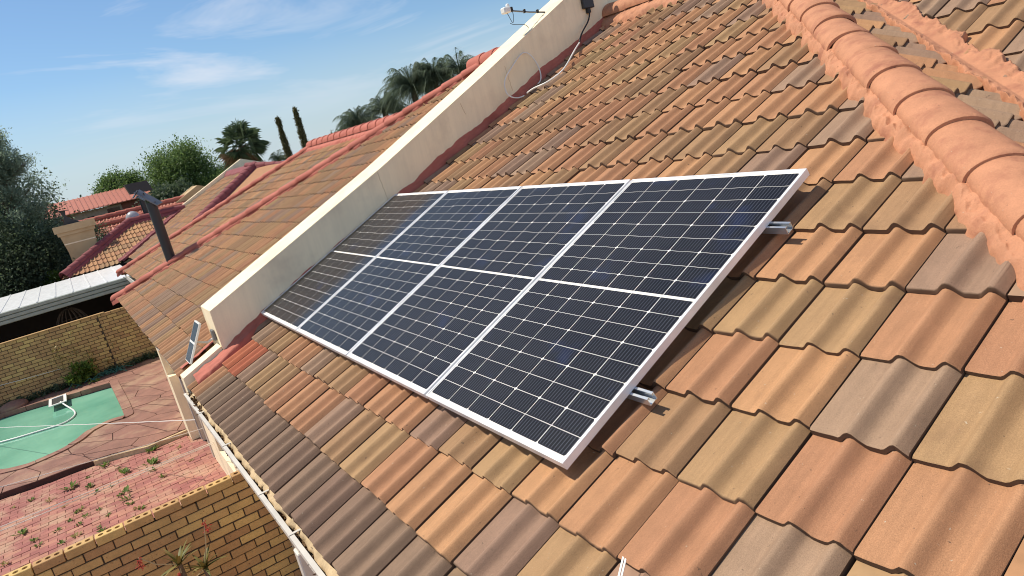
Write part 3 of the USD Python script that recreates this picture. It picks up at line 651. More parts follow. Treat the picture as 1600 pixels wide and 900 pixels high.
# ================================================================== houses beyond the parapet
H2 = thing('tiled_house', 'next house beyond the parapet with the salmon hip and black flue pipe', 'house', (-9.0, 0, ZG))
ha0, ha1 = A_([-13.30, -1.80, tz(-1.80)]), A_([-7.95, 3.85, tz(3.85)])
hd = (ha1 - ha0)[:2]; hd /= np.linalg.norm(hd); hn = A_([hd[1], -hd[0], 0.0])         # towards +x of the hip
sa = slab('roof_slope', main, [(ha0[0], EV + .05), (XO, EV + .05), (XO, YR / CS), (ha1[0], YR / CS)], H2)
tiles(main, [(i, j) for j in range(-6, 13) for i in range(-45, -17)], sa, [(ha0, hn), (A_([XO - .01, 0, 0]), A_([-1.0, 0, 0])), rk], palette({'b': .38, 't': .47, 'g': .15}), 285, seed=31)
sd = (1, -1, 0)
ma = mortar_bed('hip_mortar', H2, ha0, ha1, sd, 'red_cement', half=(0.20, 0.16), bulge=0.05, thick=0.040, step=0.03, nw=26, seed=13, rag=0.05)
cap_ridge(ma, ha0, ha1, sd, 0.37, 'red_cement', w=0.14, hgt=0.08, lift=0.025, seed=5, big=False)
ma = mortar_bed('ridge_mortar', H2, (-7.95, YR, tz(YR)), (-5.24, YR, tz(YR)), (0, 1, 0), 'red_cement', slopes=(-TN, -TN), bulge=.09, thick=.05, step=.03, nw=26, seed=14)
cap_ridge(ma, (-5.3, YR, tz(YR)), (-8.0, YR, tz(YR)), (0, 1, 0), 0.37, 'red_cement', lift=.055, seed=6, big=False)
# the slope beyond the hip, falling away
b = MB(); lowp = A_([-14.0, -1.25, -0.84]); b.add([ha0, ha1, ha1 + A_([-.7, .6, -.02]), lowp, ha0 + A_([0, 0, -.06]), ha1 + A_([0, 0, -.06]), ha1 + A_([-.7, .6, -.08]), lowp + A_([0, 0, -.06])], [(0, 1, 2, 3), (4, 7, 6, 5), (0, 3, 7, 4), (3, 2, 6, 7)]); obj('roof_return', b, 'tile_terracotta', H2)
WY = -1.42
b = MB()
dx0, dx1, dzt = -10.95, -9.95, -1.25; wx0, wx1, wz0, wz1 = -8.85, -7.6, -2.75, -1.35
for lo, hi in (((-12.9, WY, ZG), (dx0, WY + .2, -0.79)), ((dx0, WY, dzt), (dx1, WY + .2, -0.79)), ((dx1, WY, ZG), (wx0, WY + .2, -0.79)), ((wx0, WY, ZG), (wx1, WY + .2, wz0)), ((wx0, WY, wz1), (wx1, WY + .2, -0.79)), ((wx1, WY, ZG), (-5.22, WY + .2, -0.79))): b.box(lo, hi)
b.box((-12.9, WY + .201, ZG), (-12.7, 2.5, -0.8))
obj('wall', b, 'cream_plaster', H2)
b = MB(); b.box((-11.75, -1.56, ZG), (-11.42, WY - .002, -0.82)); obj('pier', b, 'cream_plaster', H2)
b = MB(); b.box((-11.415, -1.56, ZG), (-11.22, WY - .002, -2.02)); obj('pier_step', b, 'cream_plaster', H2)
b = MB(); b.box((dx0 + .02, WY + .1, ZG), (dx1 - .02, WY + .13, dzt - .01)); dr = obj('door', b, 'dark_glass', H2)
for k in range(5):
    x = dx0 + .02 + k * .235; b = MB(); b.box((x, WY + .05, ZG), (x + .035, WY + .098, dzt - .01)); obj('bar', b, 'window_frame_dark', dr)
b = MB(); b.box((wx0 + .01, WY + .1, wz0 + .01), (wx1 - .01, WY + .13, wz1 - .01)); wd = obj('window', b, 'dark_glass', H2)
for x in (wx0 + .005, (wx0 + wx1) / 2, wx1 - .045):
    b = MB(); b.box((x, WY + .04, wz0 + .012), (x + .04, WY + .098, wz1 - .012)); obj('frame', b, 'white_paint', wd)
for xa in (dx0 - .06, dx1 + .002):
    obj('door_jamb', MB().box((xa, WY - .02, ZG + .03), (xa + .058, WY - .002, dzt + .05)), 'white_paint', H2)
b = MB(); b.box((-13.2, EV * CS + .055, -0.96), (-5.24, EV * CS + .075, -0.80)); obj('fascia', b, 'white_paint', H2)
b = MB(); b.box((-13.0, EV * CS + 0.076, -0.97), (-5.24, WY - .002, -0.955)); obj('soffit', b, 'cream_plaster', H2)


def flue(label, base, top, r, cap, vane=False):
    t = thing('flue_pipe', label, 'flue', base); base, top = A_(base, float), A_(top, float)
    obj('pipe', MB().tube([base, base * .5 + top * .5, top], r, 20), 'black_metal', t, smooth=40)
    obj('collar', MB().tube([base + A_([0, 0, .0]), base + A_([0, 0, .05])], r * 1.25, 20), 'black_metal', t, smooth=40)
    w, l = cap; ap = top + A_([0, -.16 * w, .295 * w]); e1 = top + A_([0, .19 * w, -.075 * w]); e0 = top + A_([0, -.29 * w, .17 * w])
    b = MB(); b.obox(ap + A_([-l, .04 * w, .01]), (2 * l, -.15 * w, -.035 * w), e1 - ap, (0, .012, .012)); obj('cowl_plate', b, 'grey_metal', t)      # bent sheet over the opening
    b = MB(); b.obox(ap + A_([-l, -.002, 0]), (2 * l, 0, 0), e0 - ap, (0, -.010, .012)); obj('cowl_plate', b, 'black_metal', t)
    for s_ in (-1, 1):
        b = MB(); b.box((top[0] - .01, top[1] + s_ * r * .7 - .008, top[2] - .05), (top[0] + .01, top[1] + s_ * r * .7 + .008, top[2] + .10 - .09 * s_)); obj('strut', b, 'black_metal', t)
    if vane:
        b = MB(); b.obox(top + A_([-.25, -.42, .70]), (.5, 0, 0), (0, .80, -.02), (0, .10, -.40)); obj('cowl_hood', b, 'black_metal', t)
    return t


flue('thick black flue pipe with bent cowl standing on the salmon hip', (-12.3, -0.80, -0.36), (-12.3, -0.80, 0.80), 0.085, (0.82, 0.11))

# house B, set back and lower
offB = A_(nN) * -0.29
Bm = Slope(offB, nV, nN, u0=.1, v0=-1.42)
H3 = thing('tiled_house', 'tiled house seen between the two salmon hip lines beyond the flue pipe', 'house', (-16, 0, ZG))
hb0, hb1 = A_([-20.1, -1.28, Bm.at(0, -1.28 / CS)[2]]), A_([-15.75, 3.42, Bm.at(0, 3.42 / CS)[2] + .02])
hb0[2] = TN * hb0[1] - .29 / CS; hb1[2] = TN * hb1[1] - .29 / CS
e2 = (hb1 - hb0)[:2]; e2 /= np.linalg.norm(e2); hbn = A_([e2[1], -e2[0], 0])
sb = slab('roof_slope', Bm, [(-20.1, -1.40), (-12.5, -1.40), (-7.5, 3.72), (-15.75, 3.72)], H3)
tiles(Bm, [(i, j) for j in range(0, 16) for i in range(-68, -25)], sb, [(hb0, hbn), (ha0 + A_([0.15, 0, 0]), -hn), (A_([0, 3.45, 0]), A_([0, -1., 0]))], palette(MIX), 120, seed=41)
mb_ = mortar_bed('hip_mortar', H3, hb0, hb1, sd, 'red_cement', half=(.20, .16), bulge=.05, thick=.04, step=.05, nw=20, seed=17); cap_ridge(mb_, hb0, hb1, sd, .4, 'red_cement', w=.14, hgt=.08, lift=.03, big=False)
mb_ = mortar_bed('ridge_mortar', H3, hb1, (-8.2, 3.45, hb1[2]), (0, 1, 0), 'red_cement', slopes=(-TN, -TN), bulge=.1, thick=.05, step=.05, nw=20, seed=18); cap_ridge(mb_, (-8.2, 3.45, hb1[2]), hb1, (0, 1, 0), .4, 'red_cement', lift=.06, big=False)
b = MB(); b.box((-19.0, -.85, ZG), (-13.2, -.65, -1.0)); obj('wall', b, 'cream_plaster', H3)
b = MB(); b.box((-20.2, Bm.at(0, -1.40)[1] - .02, -1.06), (-13.5, Bm.at(0, -1.40)[1], -0.93)); obj('fascia', b, 'white_paint', H3)
b = MB(); b.add([hb0, hb1, hb1 + A_([-.3, 2, -.8]), hb0 + A_([-.2, 2.5, -.4]), hb0 + A_([0, 0, -.06]), hb1 + A_([0, 0, -.06]), hb1 + A_([-.3, 2, -.86]), hb0 + A_([-.2, 2.5, -.46])], [(0, 1, 2, 3), (4, 7, 6, 5), (0, 3, 7, 4), (3, 2, 6, 7)]); obj('roof_return', b, 'tile_terracotta', H3)

# house C with the purple hip, and its front wing D
offC = -0.60; zc = offC / CS
Cm = Slope(A_(nN) * offC, nV, nN, u0=.05, v0=-.9)
H4 = thing('tiled_house', 'tiled house with purple painted hips and a wing towards the patio', 'house', (-26, 1, ZG))
pc0, pc1 = A_([-21.1, 1.15, TN * 1.15 + zc]), A_([-24.55, 4.05, TN * 4.05 + zc])
e3 = (pc1 - pc0)[:2]; e3 /= np.linalg.norm(e3); pcn = A_([-e3[1], e3[0], 0]); pcn = pcn if pcn[0] < 0 else -pcn
DX, DE, DR = -25.9, -0.985, -28.6
DZ = lambda x: DE - TN * (x - DX)            # height of the +x face of the wing
sc = slab('roof_slope', Cm, [(-29.0, -.9), (-21.1, -.9), (-21.1, 1.15 / CS), (-24.55, 4.05 / CS), (-29.0, 4.05 / CS)], H4)
tiles(Cm, [(i, j) for j in range(0, 16) for i in range(-96, -66)], sc, [(pc0, pcn), (A_([-28.98, 0, 0]), A_([1., 0, 0])), (A_([0, 4.05, 0]), A_([0, -1., 0])), (A_([-25.9, -.92, 0]), A_([s2, s2, 0]))], palette(MIX), 40, seed=51)
Ce = Slope((DX + 8, 0, 0), (-CS, 0, SN), (SN, 0, CS))
# hip end of C facing +x
pe = Slope((-20.4, 0, pc0[2] - TN * 0.7 * 1.0), (-CS, 0, SN), (SN, 0, CS))
b = MB(); q0 = pc0; q1 = pc1; q2 = A_([-20.3, 3.2, pc0[2] - .1]); b.add([q0, q1, A_([-20.6, 6.2, .8]), q2, q0 - A_([0, 0, .05]), q1 - A_([0, 0, .05]), A_([-20.6, 6.2, .75]), q2 - A_([0, 0, .05])], [(0, 3, 2, 1), (4, 5, 6, 7), (0, 4, 7, 3), (3, 7, 6, 2)]); se = obj('hip_end', b, 'tile_terracotta', H4)
nrm = np.cross(q2 - q0, q1 - q0); nrm /= np.linalg.norm(nrm); nrm = nrm if nrm[2] > 0 else -nrm
hz = np.cross(nrm, [0, 0, 1]); hz /= np.linalg.norm(hz); upv = np.cross(nrm, hz); upv = upv if upv[2] > 0 else -upv
Es = Slope(q2 - upv * .6, upv, nrm)
tiles(Es, [(i, j) for j in range(0, 16) for i in range(-22, 22)], se, [(pc0, -pcn), (q1, A_([0.62, -0.78, 0]))], palette(MIX), 30, seed=52)
mc = mortar_bed('hip_mortar', H4, pc0, pc1, (1, 1, 0), 'purple_cement', half=(.18, .18), bulge=.1, thick=.05, step=.05, nw=20, seed=19); cap_ridge(mc, pc0, pc1, (1, 1, 0), .4, 'purple_cement', lift=.06, big=False)
p2 = A_([-22.6, 5.6, pc1[2] - .42])
mc = mortar_bed('hip_mortar', H4, p2, pc1, (1, -1, 0), 'purple_cement', half=(.18, .18), bulge=.1, thick=.05, step=.05, nw=20, seed=20); cap_ridge(mc, p2, pc1, (1, -1, 0), .4, 'purple_cement', lift=.06, big=False)
mc = mortar_bed('ridge_mortar', H4, (-29.0, 4.05, pc1[2]), pc1, (0, 1, 0), 'purple_cement', slopes=(-TN, -TN), bulge=.1, thick=.05, step=.05, nw=20, seed=22)
# wing D: +x face, hip end, ridge
Dm = Slope((DX, 0, DE), (-CS, 0, SN), (SN, 0, CS), u0=.0, v0=-.02, g=.335)
d0, d1 = A_([-25.95, -2.62, DE + .02]), A_([DR, -0.02, DZ(DR)])
e4 = (d1 - d0)[:2]; e4 /= np.linalg.norm(e4); dn4 = A_([e4[1], -e4[0], 0]); dn4 = dn4 if dn4[1] > 0 else -dn4
b = MB(); pl = [d0, (DX, -.9, DE), (DR, 1.95, DZ(DR)), d1]; pl = A_(pl, float) - A_(Dm.N) * .04; b.add(np.vstack([pl, pl - A_(Dm.N) * .05]), [(0, 1, 2, 3), (7, 6, 5, 4), (0, 4, 5, 1), (1, 5, 6, 2)]); sD = obj('roof_slope', b, 'underlay', H4)
tiles(Dm, [(i, j) for j in range(0, 10) for i in range(-10, 8)], sD, [(d0, dn4), (A_([-25.9, -.9, 0]), A_([-s2, -s2, 0])), (d1, A_([1., 0, 0]))], palette({'b': .35, 't': .65}), 90, seed=61)
mc = mortar_bed('hip_mortar', H4, d0, d1, (1, 1, 0), 'purple_cement', half=(.2, .2), bulge=.1, thick=.06, step=.05, nw=20, seed=23); cap_ridge(mc, d0, d1, (1, 1, 0), .4, 'purple_cement', lift=.07, big=False)
mc = mortar_bed('ridge_mortar', H4, d1, (DR, 1.9, DZ(DR)), (1, 0, 0), 'purple_cement', slopes=(-TN, -TN), half=(.2, .2), bulge=.1, thick=.06, step=.05, nw=20, seed=24); cap_ridge(mc, d1, (DR, 1.9, DZ(DR)), (1, 0, 0), .4, 'purple_cement', lift=.07, big=False)
mc = mortar_bed('valley_mortar', H4, (-25.95, -.9, DE), (DR, 1.85, DZ(DR)), (1, 1, 0), 'purple_cement', slopes=(.3, .3), half=(.14, .14), bulge=0, thick=.05, step=.05, nw=16, seed=25)
De = Slope((0, -2.62, d0[2]), nV, nN, v0=0.0)
b = MB(); pl = A_([d0, d1, (-31.3, -2.62, d0[2])], float); b.add(np.vstack([pl, pl - A_(nN) * .06]), [(0, 1, 2, 2), (5, 4, 3, 3), (0, 2, 5, 3)]); sE = obj('hip_end', b, 'tile_terracotta', H4)
tiles(De, [(i, j) for j in range(0, 9) for i in range(-104, -84)], sE, [(d0, -dn4), (d1, (lambda d: d / np.linalg.norm(d))(A_([2.6, -2.7, 0])))], palette({'t': .7, 'o': .3}), 30, seed=62)
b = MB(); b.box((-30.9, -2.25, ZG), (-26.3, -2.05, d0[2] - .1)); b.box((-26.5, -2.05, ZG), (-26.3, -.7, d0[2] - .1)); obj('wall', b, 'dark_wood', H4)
b = MB(); b.box((-25.97, -2.66, DE - .20), (-25.93, -.9, DE - .045)); obj('fascia', b, 'window_frame_dark', H4)

# masonry chimney with flared head
t = thing('masonry_chimney', 'tan plastered chimney with flared top standing on the roof behind the patio cover', 'chimney', (-28.3, -1.75, -0.9))


def loft(secs):
    b = MB(); P = []
    for (x0, x1, y0, y1, z) in secs: P.append([(x0, y0, z), (x1, y0, z), (x1, y1, z), (x0, y1, z)])
    v = A_(P, float).reshape(-1, 3); f = []
    for a in range(len(secs) - 1):
        for k in range(4): f.append((a * 4 + k, a * 4 + (k + 1) % 4, a * 4 + 4 + (k + 1) % 4, a * 4 + 4 + k))
    n = len(v); f += [(3, 2, 1, 0), (n - 4, n - 3, n - 2, n - 1)]
    return b.add(v, f)


obj('stack', loft([(-28.6, -27.85, -2.22, -1.30, -1.1), (-28.6, -27.85, -2.22, -1.30, -.3), (-28.62, -27.83, -2.30, -1.22, .30)]), 'tan_plaster', t)
obj('band', loft([(-28.66, -27.79, -2.36, -1.17, .302), (-28.66, -27.79, -2.36, -1.17, .42)]), 'tan_plaster', t)
obj('band', loft([(-28.70, -27.75, -2.43, -1.10, .422), (-28.70, -27.75, -2.43, -1.10, .66)]), 'tan_plaster', t)
obj('band', loft([(-28.61, -27.835, -2.262, -1.262, -.02), (-28.61, -27.83, -2.266, -1.258, .02)]), 'cream_plaster', t)
t = thing('chimney_cowl', 'black fan shaped cowl on top of the tan chimney', 'cowl', (-28.2, -1.85, .66))
b = MB(); b.prism([(-2.08, .66), (-1.55, .66), (-1.62, .72), (-1.80, .84), (-1.90, .98), (-1.86, 1.14), (-2.06, 1.18), (-2.02, 1.08), (-1.98, .95), (-2.0, .80)], (-28.25, 0, 0), (0, 1, 0), (0, 0, 1), (0.3, 0, 0)); obj('hood', b, 'black_metal', t)
b = MB(); b.obox((-28.4, -2.16, 1.17), (.55, 0, 0), (0, .40, -.04), (0, 0, .02)); obj('plate', b, 'black_metal', t)
flue('thin dark flue pipe behind the thick one, above the purple ridge', (-29.3, .72, .20), (-29.3, .72, .88), 0.10, (.6, .2), vane=True)
t = thing('roof_ventilator', 'pale grey dome ventilator on the purple ridge', 'ventilator', (-28.8, .18, .2))
m_ = trimesh.creation.icosphere(3, 1.0); v = m_.vertices * [.26, .26, .30]; v[:, 2] = np.maximum(v[:, 2], -.05); b = MB().add(v + [-28.8, .18, .27], m_.faces); obj('dome', b, 'dome_plastic', t, smooth=True)
obj('base_ring', MB().tube([(-28.8, .18, .12), (-28.8, .18, .235)], .2, 20), 'dome_plastic', t, smooth=40)

# gable parapets farther off
t = thing('gable_wall', 'cream gable parapet behind the purple hipped roof, peak against the palm', 'wall', (-29.1, 4.7, ZG))
gp = [(-1.2, ZG), (11, ZG), (11, -.9), (4.72, 1.56), (1.6, .14), (-1.2, -1.05)]
b = MB(); b.prism(gp, (-29.24, 0, 0), (0, 1, 0), (0, 0, 1), (.24, 0, 0)); obj('wall_body', b, 'cream_plaster', t)
t = thing('gable_wall', 'farther small cream parapet left of the peaked gable wall', 'wall', (-36, 3.6, ZG))
b = MB(); b.prism([(0, ZG), (6, ZG), (6, .1), (3.75, .97), (2.25, .26), (0, -.75)], (-36.3, 0, 0), (0, 1, 0), (0, 0, 1), (.3, 0, 0)); b.prism([(0, -.77), (2.25, .24), (3.75, .95), (4.3, .72), (2.4, -.2), (0, -1.1)], (-36.0, 0, 0), (.0, 1, 0), (0, 0, 1), (1.2, 0, 0)); obj('wall_body', b, 'tan_plaster', t)
H5 = thing('tiled_house', 'far red tiled roofs between the tan chimney and the flue pipe', 'house', (-34, .5, ZG))
for k, (x, y0, y1, z1) in enumerate(((-33.0, -1.6, 4.2, .50), (-31.2, -1.2, 2.4, .22))):
    Sx = Slope((x, 0, z1 - .9), (-CS, 0, SN), (SN, 0, CS)); b = MB(); L = .9 / SN
    b.prism([(y0, 0), (y1, 0), (y1, L), (y0, L)], Sx.o - A_(Sx.N) * .1, Sx.U, Sx.V, A_(Sx.N) * .05); q = obj('roof_slope', b, 'red_sheet', H5)
    r = rng(70 + k); tb = MB()
    for j in range(7):
        for i in range(int(y0 / .305), int(y1 / .305)):
            o = Sx.at(i * .305, j * .3236, -.019); tb.add(o + TLODA[0] @ A_([Sx.U, Sx.V, Sx.N]), TLODA[1])
    obj('roof_tiles', tb, 'red_sheet', q, smooth=38, kind='stuff')
    tp = Sx.at(0, L); cap_ridge(obj('ridge_bed', MB().box((tp[0] - .1, y0, tp[2] - .06), (tp[0] + .1, y1, tp[2] + .03)), 'red_cement', H5), (tp[0], y0, tp[2]), (tp[0], y1, tp[2]), (1, 0, 0), .42, 'red_cement', lift=.03, big=False)
b = MB(); b.box((-34.8, -1.5, ZG), (-33.4, 4.0, -.45)); obj('wall', b, 'cream_plaster', H5)

# the far brown building
H6 = thing('long_building', 'long brown building with a red sheet roof below the skyline', 'building', (-57, .5, ZG))
rot = -0.0
b = MB(); b.box((-59.0, -2.6, ZG), (-55.6, 3.6, 1.02)); obj('wall', b, 'maroon_wall_paint', H6)
b = MB(); b.box((-55.6, -1.2, ZG), (-55.58, 1.9, 1.0)); obj('wall_panel', b, 'grey_wall_paint', H6)
b = MB(); b.obox((-55.0, -2.9, 1.05), (0, 6.9, 0), (-3.0, 0, .95), (0, 0, .05)); rf = obj('roof', b, 'red_sheet', H6)
for k in range(23):
    y = -2.85 + k * .3; b = MB(); b.obox((-54.98, y, 1.11), (0, .06, 0), (-3.0, 0, .95), (0, 0, .035)); obj('roof_rib', b, 'red_sheet', rf)
for (y0, y1, z0, z1) in ((.95, 1.75, .28, .82), (-.35, .05, .25, .60)):
    b = MB(); b.box((-55.578, y0, z0), (-55.55, y1, z1)); w = obj('window', b, 'dark_glass', H6)
    b = MB(); b.box((-55.548, y0 + .37 * (y1 - y0), z0), (-55.53, y0 + .44 * (y1 - y0), z1)); b.box((-55.548, y0 - .03, z0 - .05), (-55.50, y1 + .03, z0 - .005)); obj('frame', b, 'window_frame_dark', w)

# ------------------------------------------------------------------ patio cover
t = thing('patio_cover', 'flat white sheet patio roof with grey ribbed fascia beyond the brick wall', 'patio roof', (-23, -4, ZG))
fx = -20.5
b = MB(); b.box((-25.8, -9.0, -1.10), (fx - .005, -.95, -1.03)); obj('roof_sheet', b, 'patio_sheet', t)
for y in np.arange(-8.8, -1.0, .42):
    b = MB(); b.box((-25.8, y, -1.028), (fx - .005, y + .035, -1.013)); obj('sheet_rib', b, 'patio_sheet', t)
for k in range(3):
    z1 = -1.035 - k * .105; b = MB(); b.prism([(0, z1), (.03, z1 - .012), (.03, z1 - .085), (.008, z1 - .100), (0, z1 - .1)], (fx, -9.0, 0), (1, 0, 0), (0, 0, 1), (0, 8.05, 0)); obj('fascia_board', b, 'fascia_green_grey', t)
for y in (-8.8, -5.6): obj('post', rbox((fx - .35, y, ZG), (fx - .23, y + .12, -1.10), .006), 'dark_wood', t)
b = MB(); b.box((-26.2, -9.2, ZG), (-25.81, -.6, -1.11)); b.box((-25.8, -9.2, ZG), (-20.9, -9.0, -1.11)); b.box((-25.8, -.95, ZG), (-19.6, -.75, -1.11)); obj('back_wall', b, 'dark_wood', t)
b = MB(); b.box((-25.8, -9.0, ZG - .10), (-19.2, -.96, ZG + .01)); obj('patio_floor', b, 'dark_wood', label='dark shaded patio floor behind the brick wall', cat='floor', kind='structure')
t = thing('hanging_chair', 'wire cage egg chair in the dark under the patio cover', 'chair', (-21.0, -2.75, ZG))
cx = A_([-21.0, -2.75, -2.2])
for k in range(9):
    a = k * math.pi / 9; b = MB().tube([cx + A_([.45 * math.cos(a) * math.sin(q), .45 * math.sin(a) * math.sin(q), .75 * math.cos(q)]) for q in np.linspace(-2.2, 2.2, 25)], .009, 5); obj('cage_rib', b, 'bark', t)
for z, rr in ((.4, .36), (0, .45), (-.35, .38)): obj('cage_hoop', MB().tube([cx + A_([rr * math.cos(q), rr * math.sin(q), z]) for q in np.linspace(0, 2 * math.pi, 30)], .009, 5), 'bark', t)
obj('base', MB().tube([cx + A_([0, 0, -.96]), cx + A_([0, 0, -1.0])], .4, 24), 'bark', t)
obj('stand', MB().tube([cx + A_([-.3, 0, -.98]), cx + A_([-.6, 0, 0]), cx + A_([-.3, 0, .85]), cx + A_([0, 0, .76])], .02, 8), 'bark', t)

# ================================================================== brick walls
def brick_mesh(lo, hi, r=.004): return rbox(lo, hi, r)


import manifold3d
NB = thing('brick_wall', 'unfinished yellow brick yard wall in front, holes showing in its top bricks', 'wall', (-5.22, -2.6, ZG))
b = MB(); b.box((-5.268, -3.98, ZG - .1), (-5.180, -1.36, -1.838)); core = obj('mortar_core', b, 'brick_mortar', NB)
r = rng(77); ztop = -1.752; pitch, ch = .232, .0845
holes = []
for row in range(19):
    z1 = ztop - row * ch; z0 = z1 - .0735
    off = 0.0 if row % 2 == 0 else .116
    for k in range(-3, 12):
        y1 = -1.705 - k * pitch - off + .2252 - .223; y0 = y1 - .222
        y1 = min(y1, -1.362)
        if y1 - y0 < .03 or y0 < -4.0: continue
        dx = r.normal(0, .0022); j = r.normal(0, .0015, 2)
        lo, hi = (-5.276 + dx, y0 + j[0], z0 + j[1]), (-5.170 + dx, y1 + j[0], z1 + j[1])
        if row == 0:
            mf = manifold3d.Manifold.hull_points(rbox(lo, hi, .004).vertices.astype(np.float32))
            for q in (-.066, 0, .066):
                yc = (lo[1] + hi[1]) / 2 + q; cyl = manifold3d.Manifold.cylinder(.09, .5, .5, 14).scale((.046, .044, 1.0)).translate((-5.223 + dx, yc, z0 - .005)); mf = mf - cyl
            obj('brick', mf, 'face_brick', NB)
        else: obj('brick', brick_mesh(lo, hi), 'face_brick', NB)
FW = thing('brick_wall', 'long yellow brick boundary wall behind the pool', 'wall', (-19.05, -3, ZG))
b = MB(); b.box((-19.09, -6.2, ZG - .1), (-19.012, -.80, -1.63)); core = obj('mortar_core', b, 'brick_mortar', FW)
cnt = 0; rest = MB()
cand = []
for row in range(19):
    z1 = -1.625 - row * .086; z0 = z1 - .074; off = 0 if row % 2 else .116
    for k in range(0, 25):
        y1 = -.82 - k * pitch - off; y0 = y1 - .221
        if y0 < -6.2: continue
        if y0 < -2.17 < y1:      # movement joint
            for a, c in ((y0, -2.178), (-2.162, y1)):
                if c - a > .03: cand.append((a, c, z0, z1))
        else: cand.append((y0, y1, z0, z1))
cand.sort(key=lambda c: 0 if (px(A_([-19, c[0], c[2]]))[0] > 0 and c[3] > ZG + .1) else 1)
for n, (y0, y1, z0, z1) in enumerate(cand):
    dx = r.normal(0, .003); m_ = brick_mesh((-19.106 + dx, y0, z0), (-19.0 + dx, y1, z1), .005)
    if n < 300: obj('brick', m_, 'face_brick', FW)
    else: rest.tm(m_)
obj('bricks', rest, 'face_brick', FW, kind='stuff')
b = MB(); b.box((-19.12, -6.2, -1.622), (-18.985, -2.0, -1.60)); obj('coping', b, 'face_brick', FW)

# ================================================================== pool, deck, paving
WP = [(-17.53, -2.44), (-14.97, -2.386), (-14.06, -2.383), (-14.16, -2.611), (-14.11, -2.81), (-13.95, -3.07), (-13.60, -3.27), (-13.41, -3.48), (-13.33, -3.72), (-13.27, -4.03), (-13.45, -4.35), (-13.66, -4.52), (-14.6, -5.1), (-16.5, -5.5), (-18.0, -5.4), (-18.35, -4.76), (-18.15, -4.0), (-17.75, -3.15)]
pool = Polygon(WP).buffer(.12).buffer(-.12)
DZT = ZG + .10
zw = DZT - .10


def sheet(poly, z0, z1):
    return trimesh.util.concatenate([(lambda m: (m.apply_translation((0, 0, z0)), m)[1])(trimesh.creation.extrude_polygon(g, z1 - z0, engine='earcut')) for g in getattr(poly, 'geoms', [poly]) if g.area > 1e-5])


obj('pool_water', sheet(pool.buffer(.06), zw - .05, zw), 'pool_water_material', label='cloudy turquoise water filling the curved pool', cat='pool water', kind='structure')
edge = [(-11.55, -1.40), (-11.69, -1.582), (-11.66, -2.20), (-11.95, -2.75), (-12.03, -3.03), (-12.10, -3.85), (-12.2, -4.3), (-12.3, -5.2), (-12.6, -6.5)]
deck = Polygon(edge + [(-18.98, -6.5), (-18.98, -.9), (-12.92, -.9), (-12.92, -1.40)])
cop_out = pool.buffer(.17)
deckp = deck.difference(cop_out)
obj('pool_deck', sheet(deckp, ZG - .1, DZT - .012), 'deck_joint', label='dark red stamped concrete deck around the pool', cat='pool deck', kind='structure')
dk = stage.GetPrimAtPath('/World/pool_deck')
from scipy.spatial import Voronoi
r = rng(5); pts = np.stack([r.uniform(-19.5, -11, 150), r.uniform(-7, -.5, 150)], 1); ang = .6; Rm = A_([[math.cos(ang), -math.sin(ang)], [math.sin(ang), math.cos(ang)]])
st = pts @ Rm * [1, 2.0]; vo = Voronoi(np.vstack([st, st + [40, 0], st - [40, 0], st + [0, 60], st - [0, 60]])); ks = 0
for k in range(len(st)):
    reg = vo.regions[vo.point_region[k]]
    if -1 in reg or len(reg) < 3: continue
    pg = Polygon((vo.vertices[reg] / [1, 2.0]) @ Rm.T).buffer(-.008).intersection(deckp.buffer(-.005))
    for gpoly in getattr(pg, 'geoms', [pg]):
        if gpoly.area < .01: continue
        m_ = trimesh.creation.extrude_polygon(gpoly, .02, engine='earcut'); m_.apply_translation((0, 0, DZT - .02 + r.normal(0, .0015))); obj('slab', m_, 'stamped_deck', dk)
ring = cop_out.difference(pool)
# coping as rounded stones along the edge
L = pool.buffer(.085).exterior; n = int(L.length / .62); cs = 0
for k in range(n):
    a, c = k / n * L.length, (k + 1) / n * L.length - .012; ln = LineString([L.interpolate(q).coords[0] for q in np.linspace(a, c, 8)])
    pg = ln.buffer(.088, cap_style=2); m_ = sheet(pg, DZT - .09, DZT + .022 + r.normal(0, .003)); obj('coping_stone', m_, 'stamped_deck', dk)
# pavers
pz = ZG + .004
obj('paving', MB().box((-12.6, -7, ZG - .1), (-5.28, -1.36, ZG - .012)), 'paver_sand', label='red brick paving with sandy joints between deck and yard wall', cat='paving', kind='structure')
pvp = stage.GetPrimAtPath('/World/paving'); pave_area = sbox(-12.5, -5.2, -5.3, -1.40).difference(deck.buffer(.04)).difference(sbox(-11.8, -1.6, -11.2, -1.3))
cand = []
for i in range(0, 75):
    for j in range(0, 40):
        x0 = -12.55 + i * .106; y0 = -5.2 + j * .212 + (.106 if i % 2 else 0)
        pg = sbox(x0, y0, x0 + .1, y0 + .205)
        if not pave_area.intersects(pg): continue
        pg = pg.intersection(pave_area)
        if pg.area < .006 or pg.geom_type != 'Polygon': continue
        q = px(A_([x0, y0, ZG])); vis = -20 < q[0] < 400 and q[1] < 900 and (x0 < -8.7)
        cand.append((0 if vis else 1, -x0, pg))
cand.sort(key=lambda c: c[:2]); rest = MB()
for n, (vis, _, pg) in enumerate(cand):
    m_ = trimesh.creation.extrude_polygon(pg, .03, engine='earcut'); m_.apply_translation((0, 0, ZG - .028 + r.normal(0, .0025)))
    if n < 300: obj('paver', m_, 'paver_red', pvp)
    else: rest.tm(m_)
obj('pavers', rest, 'paver_red', pvp, kind='stuff')
obj('yard_ground', MB().box((-5.16, -9, ZG - .1), (6, -1.36, ZG + .0)), 'paver_sand', label='bare yard in front of the unfinished brick wall', cat='ground', kind='structure')
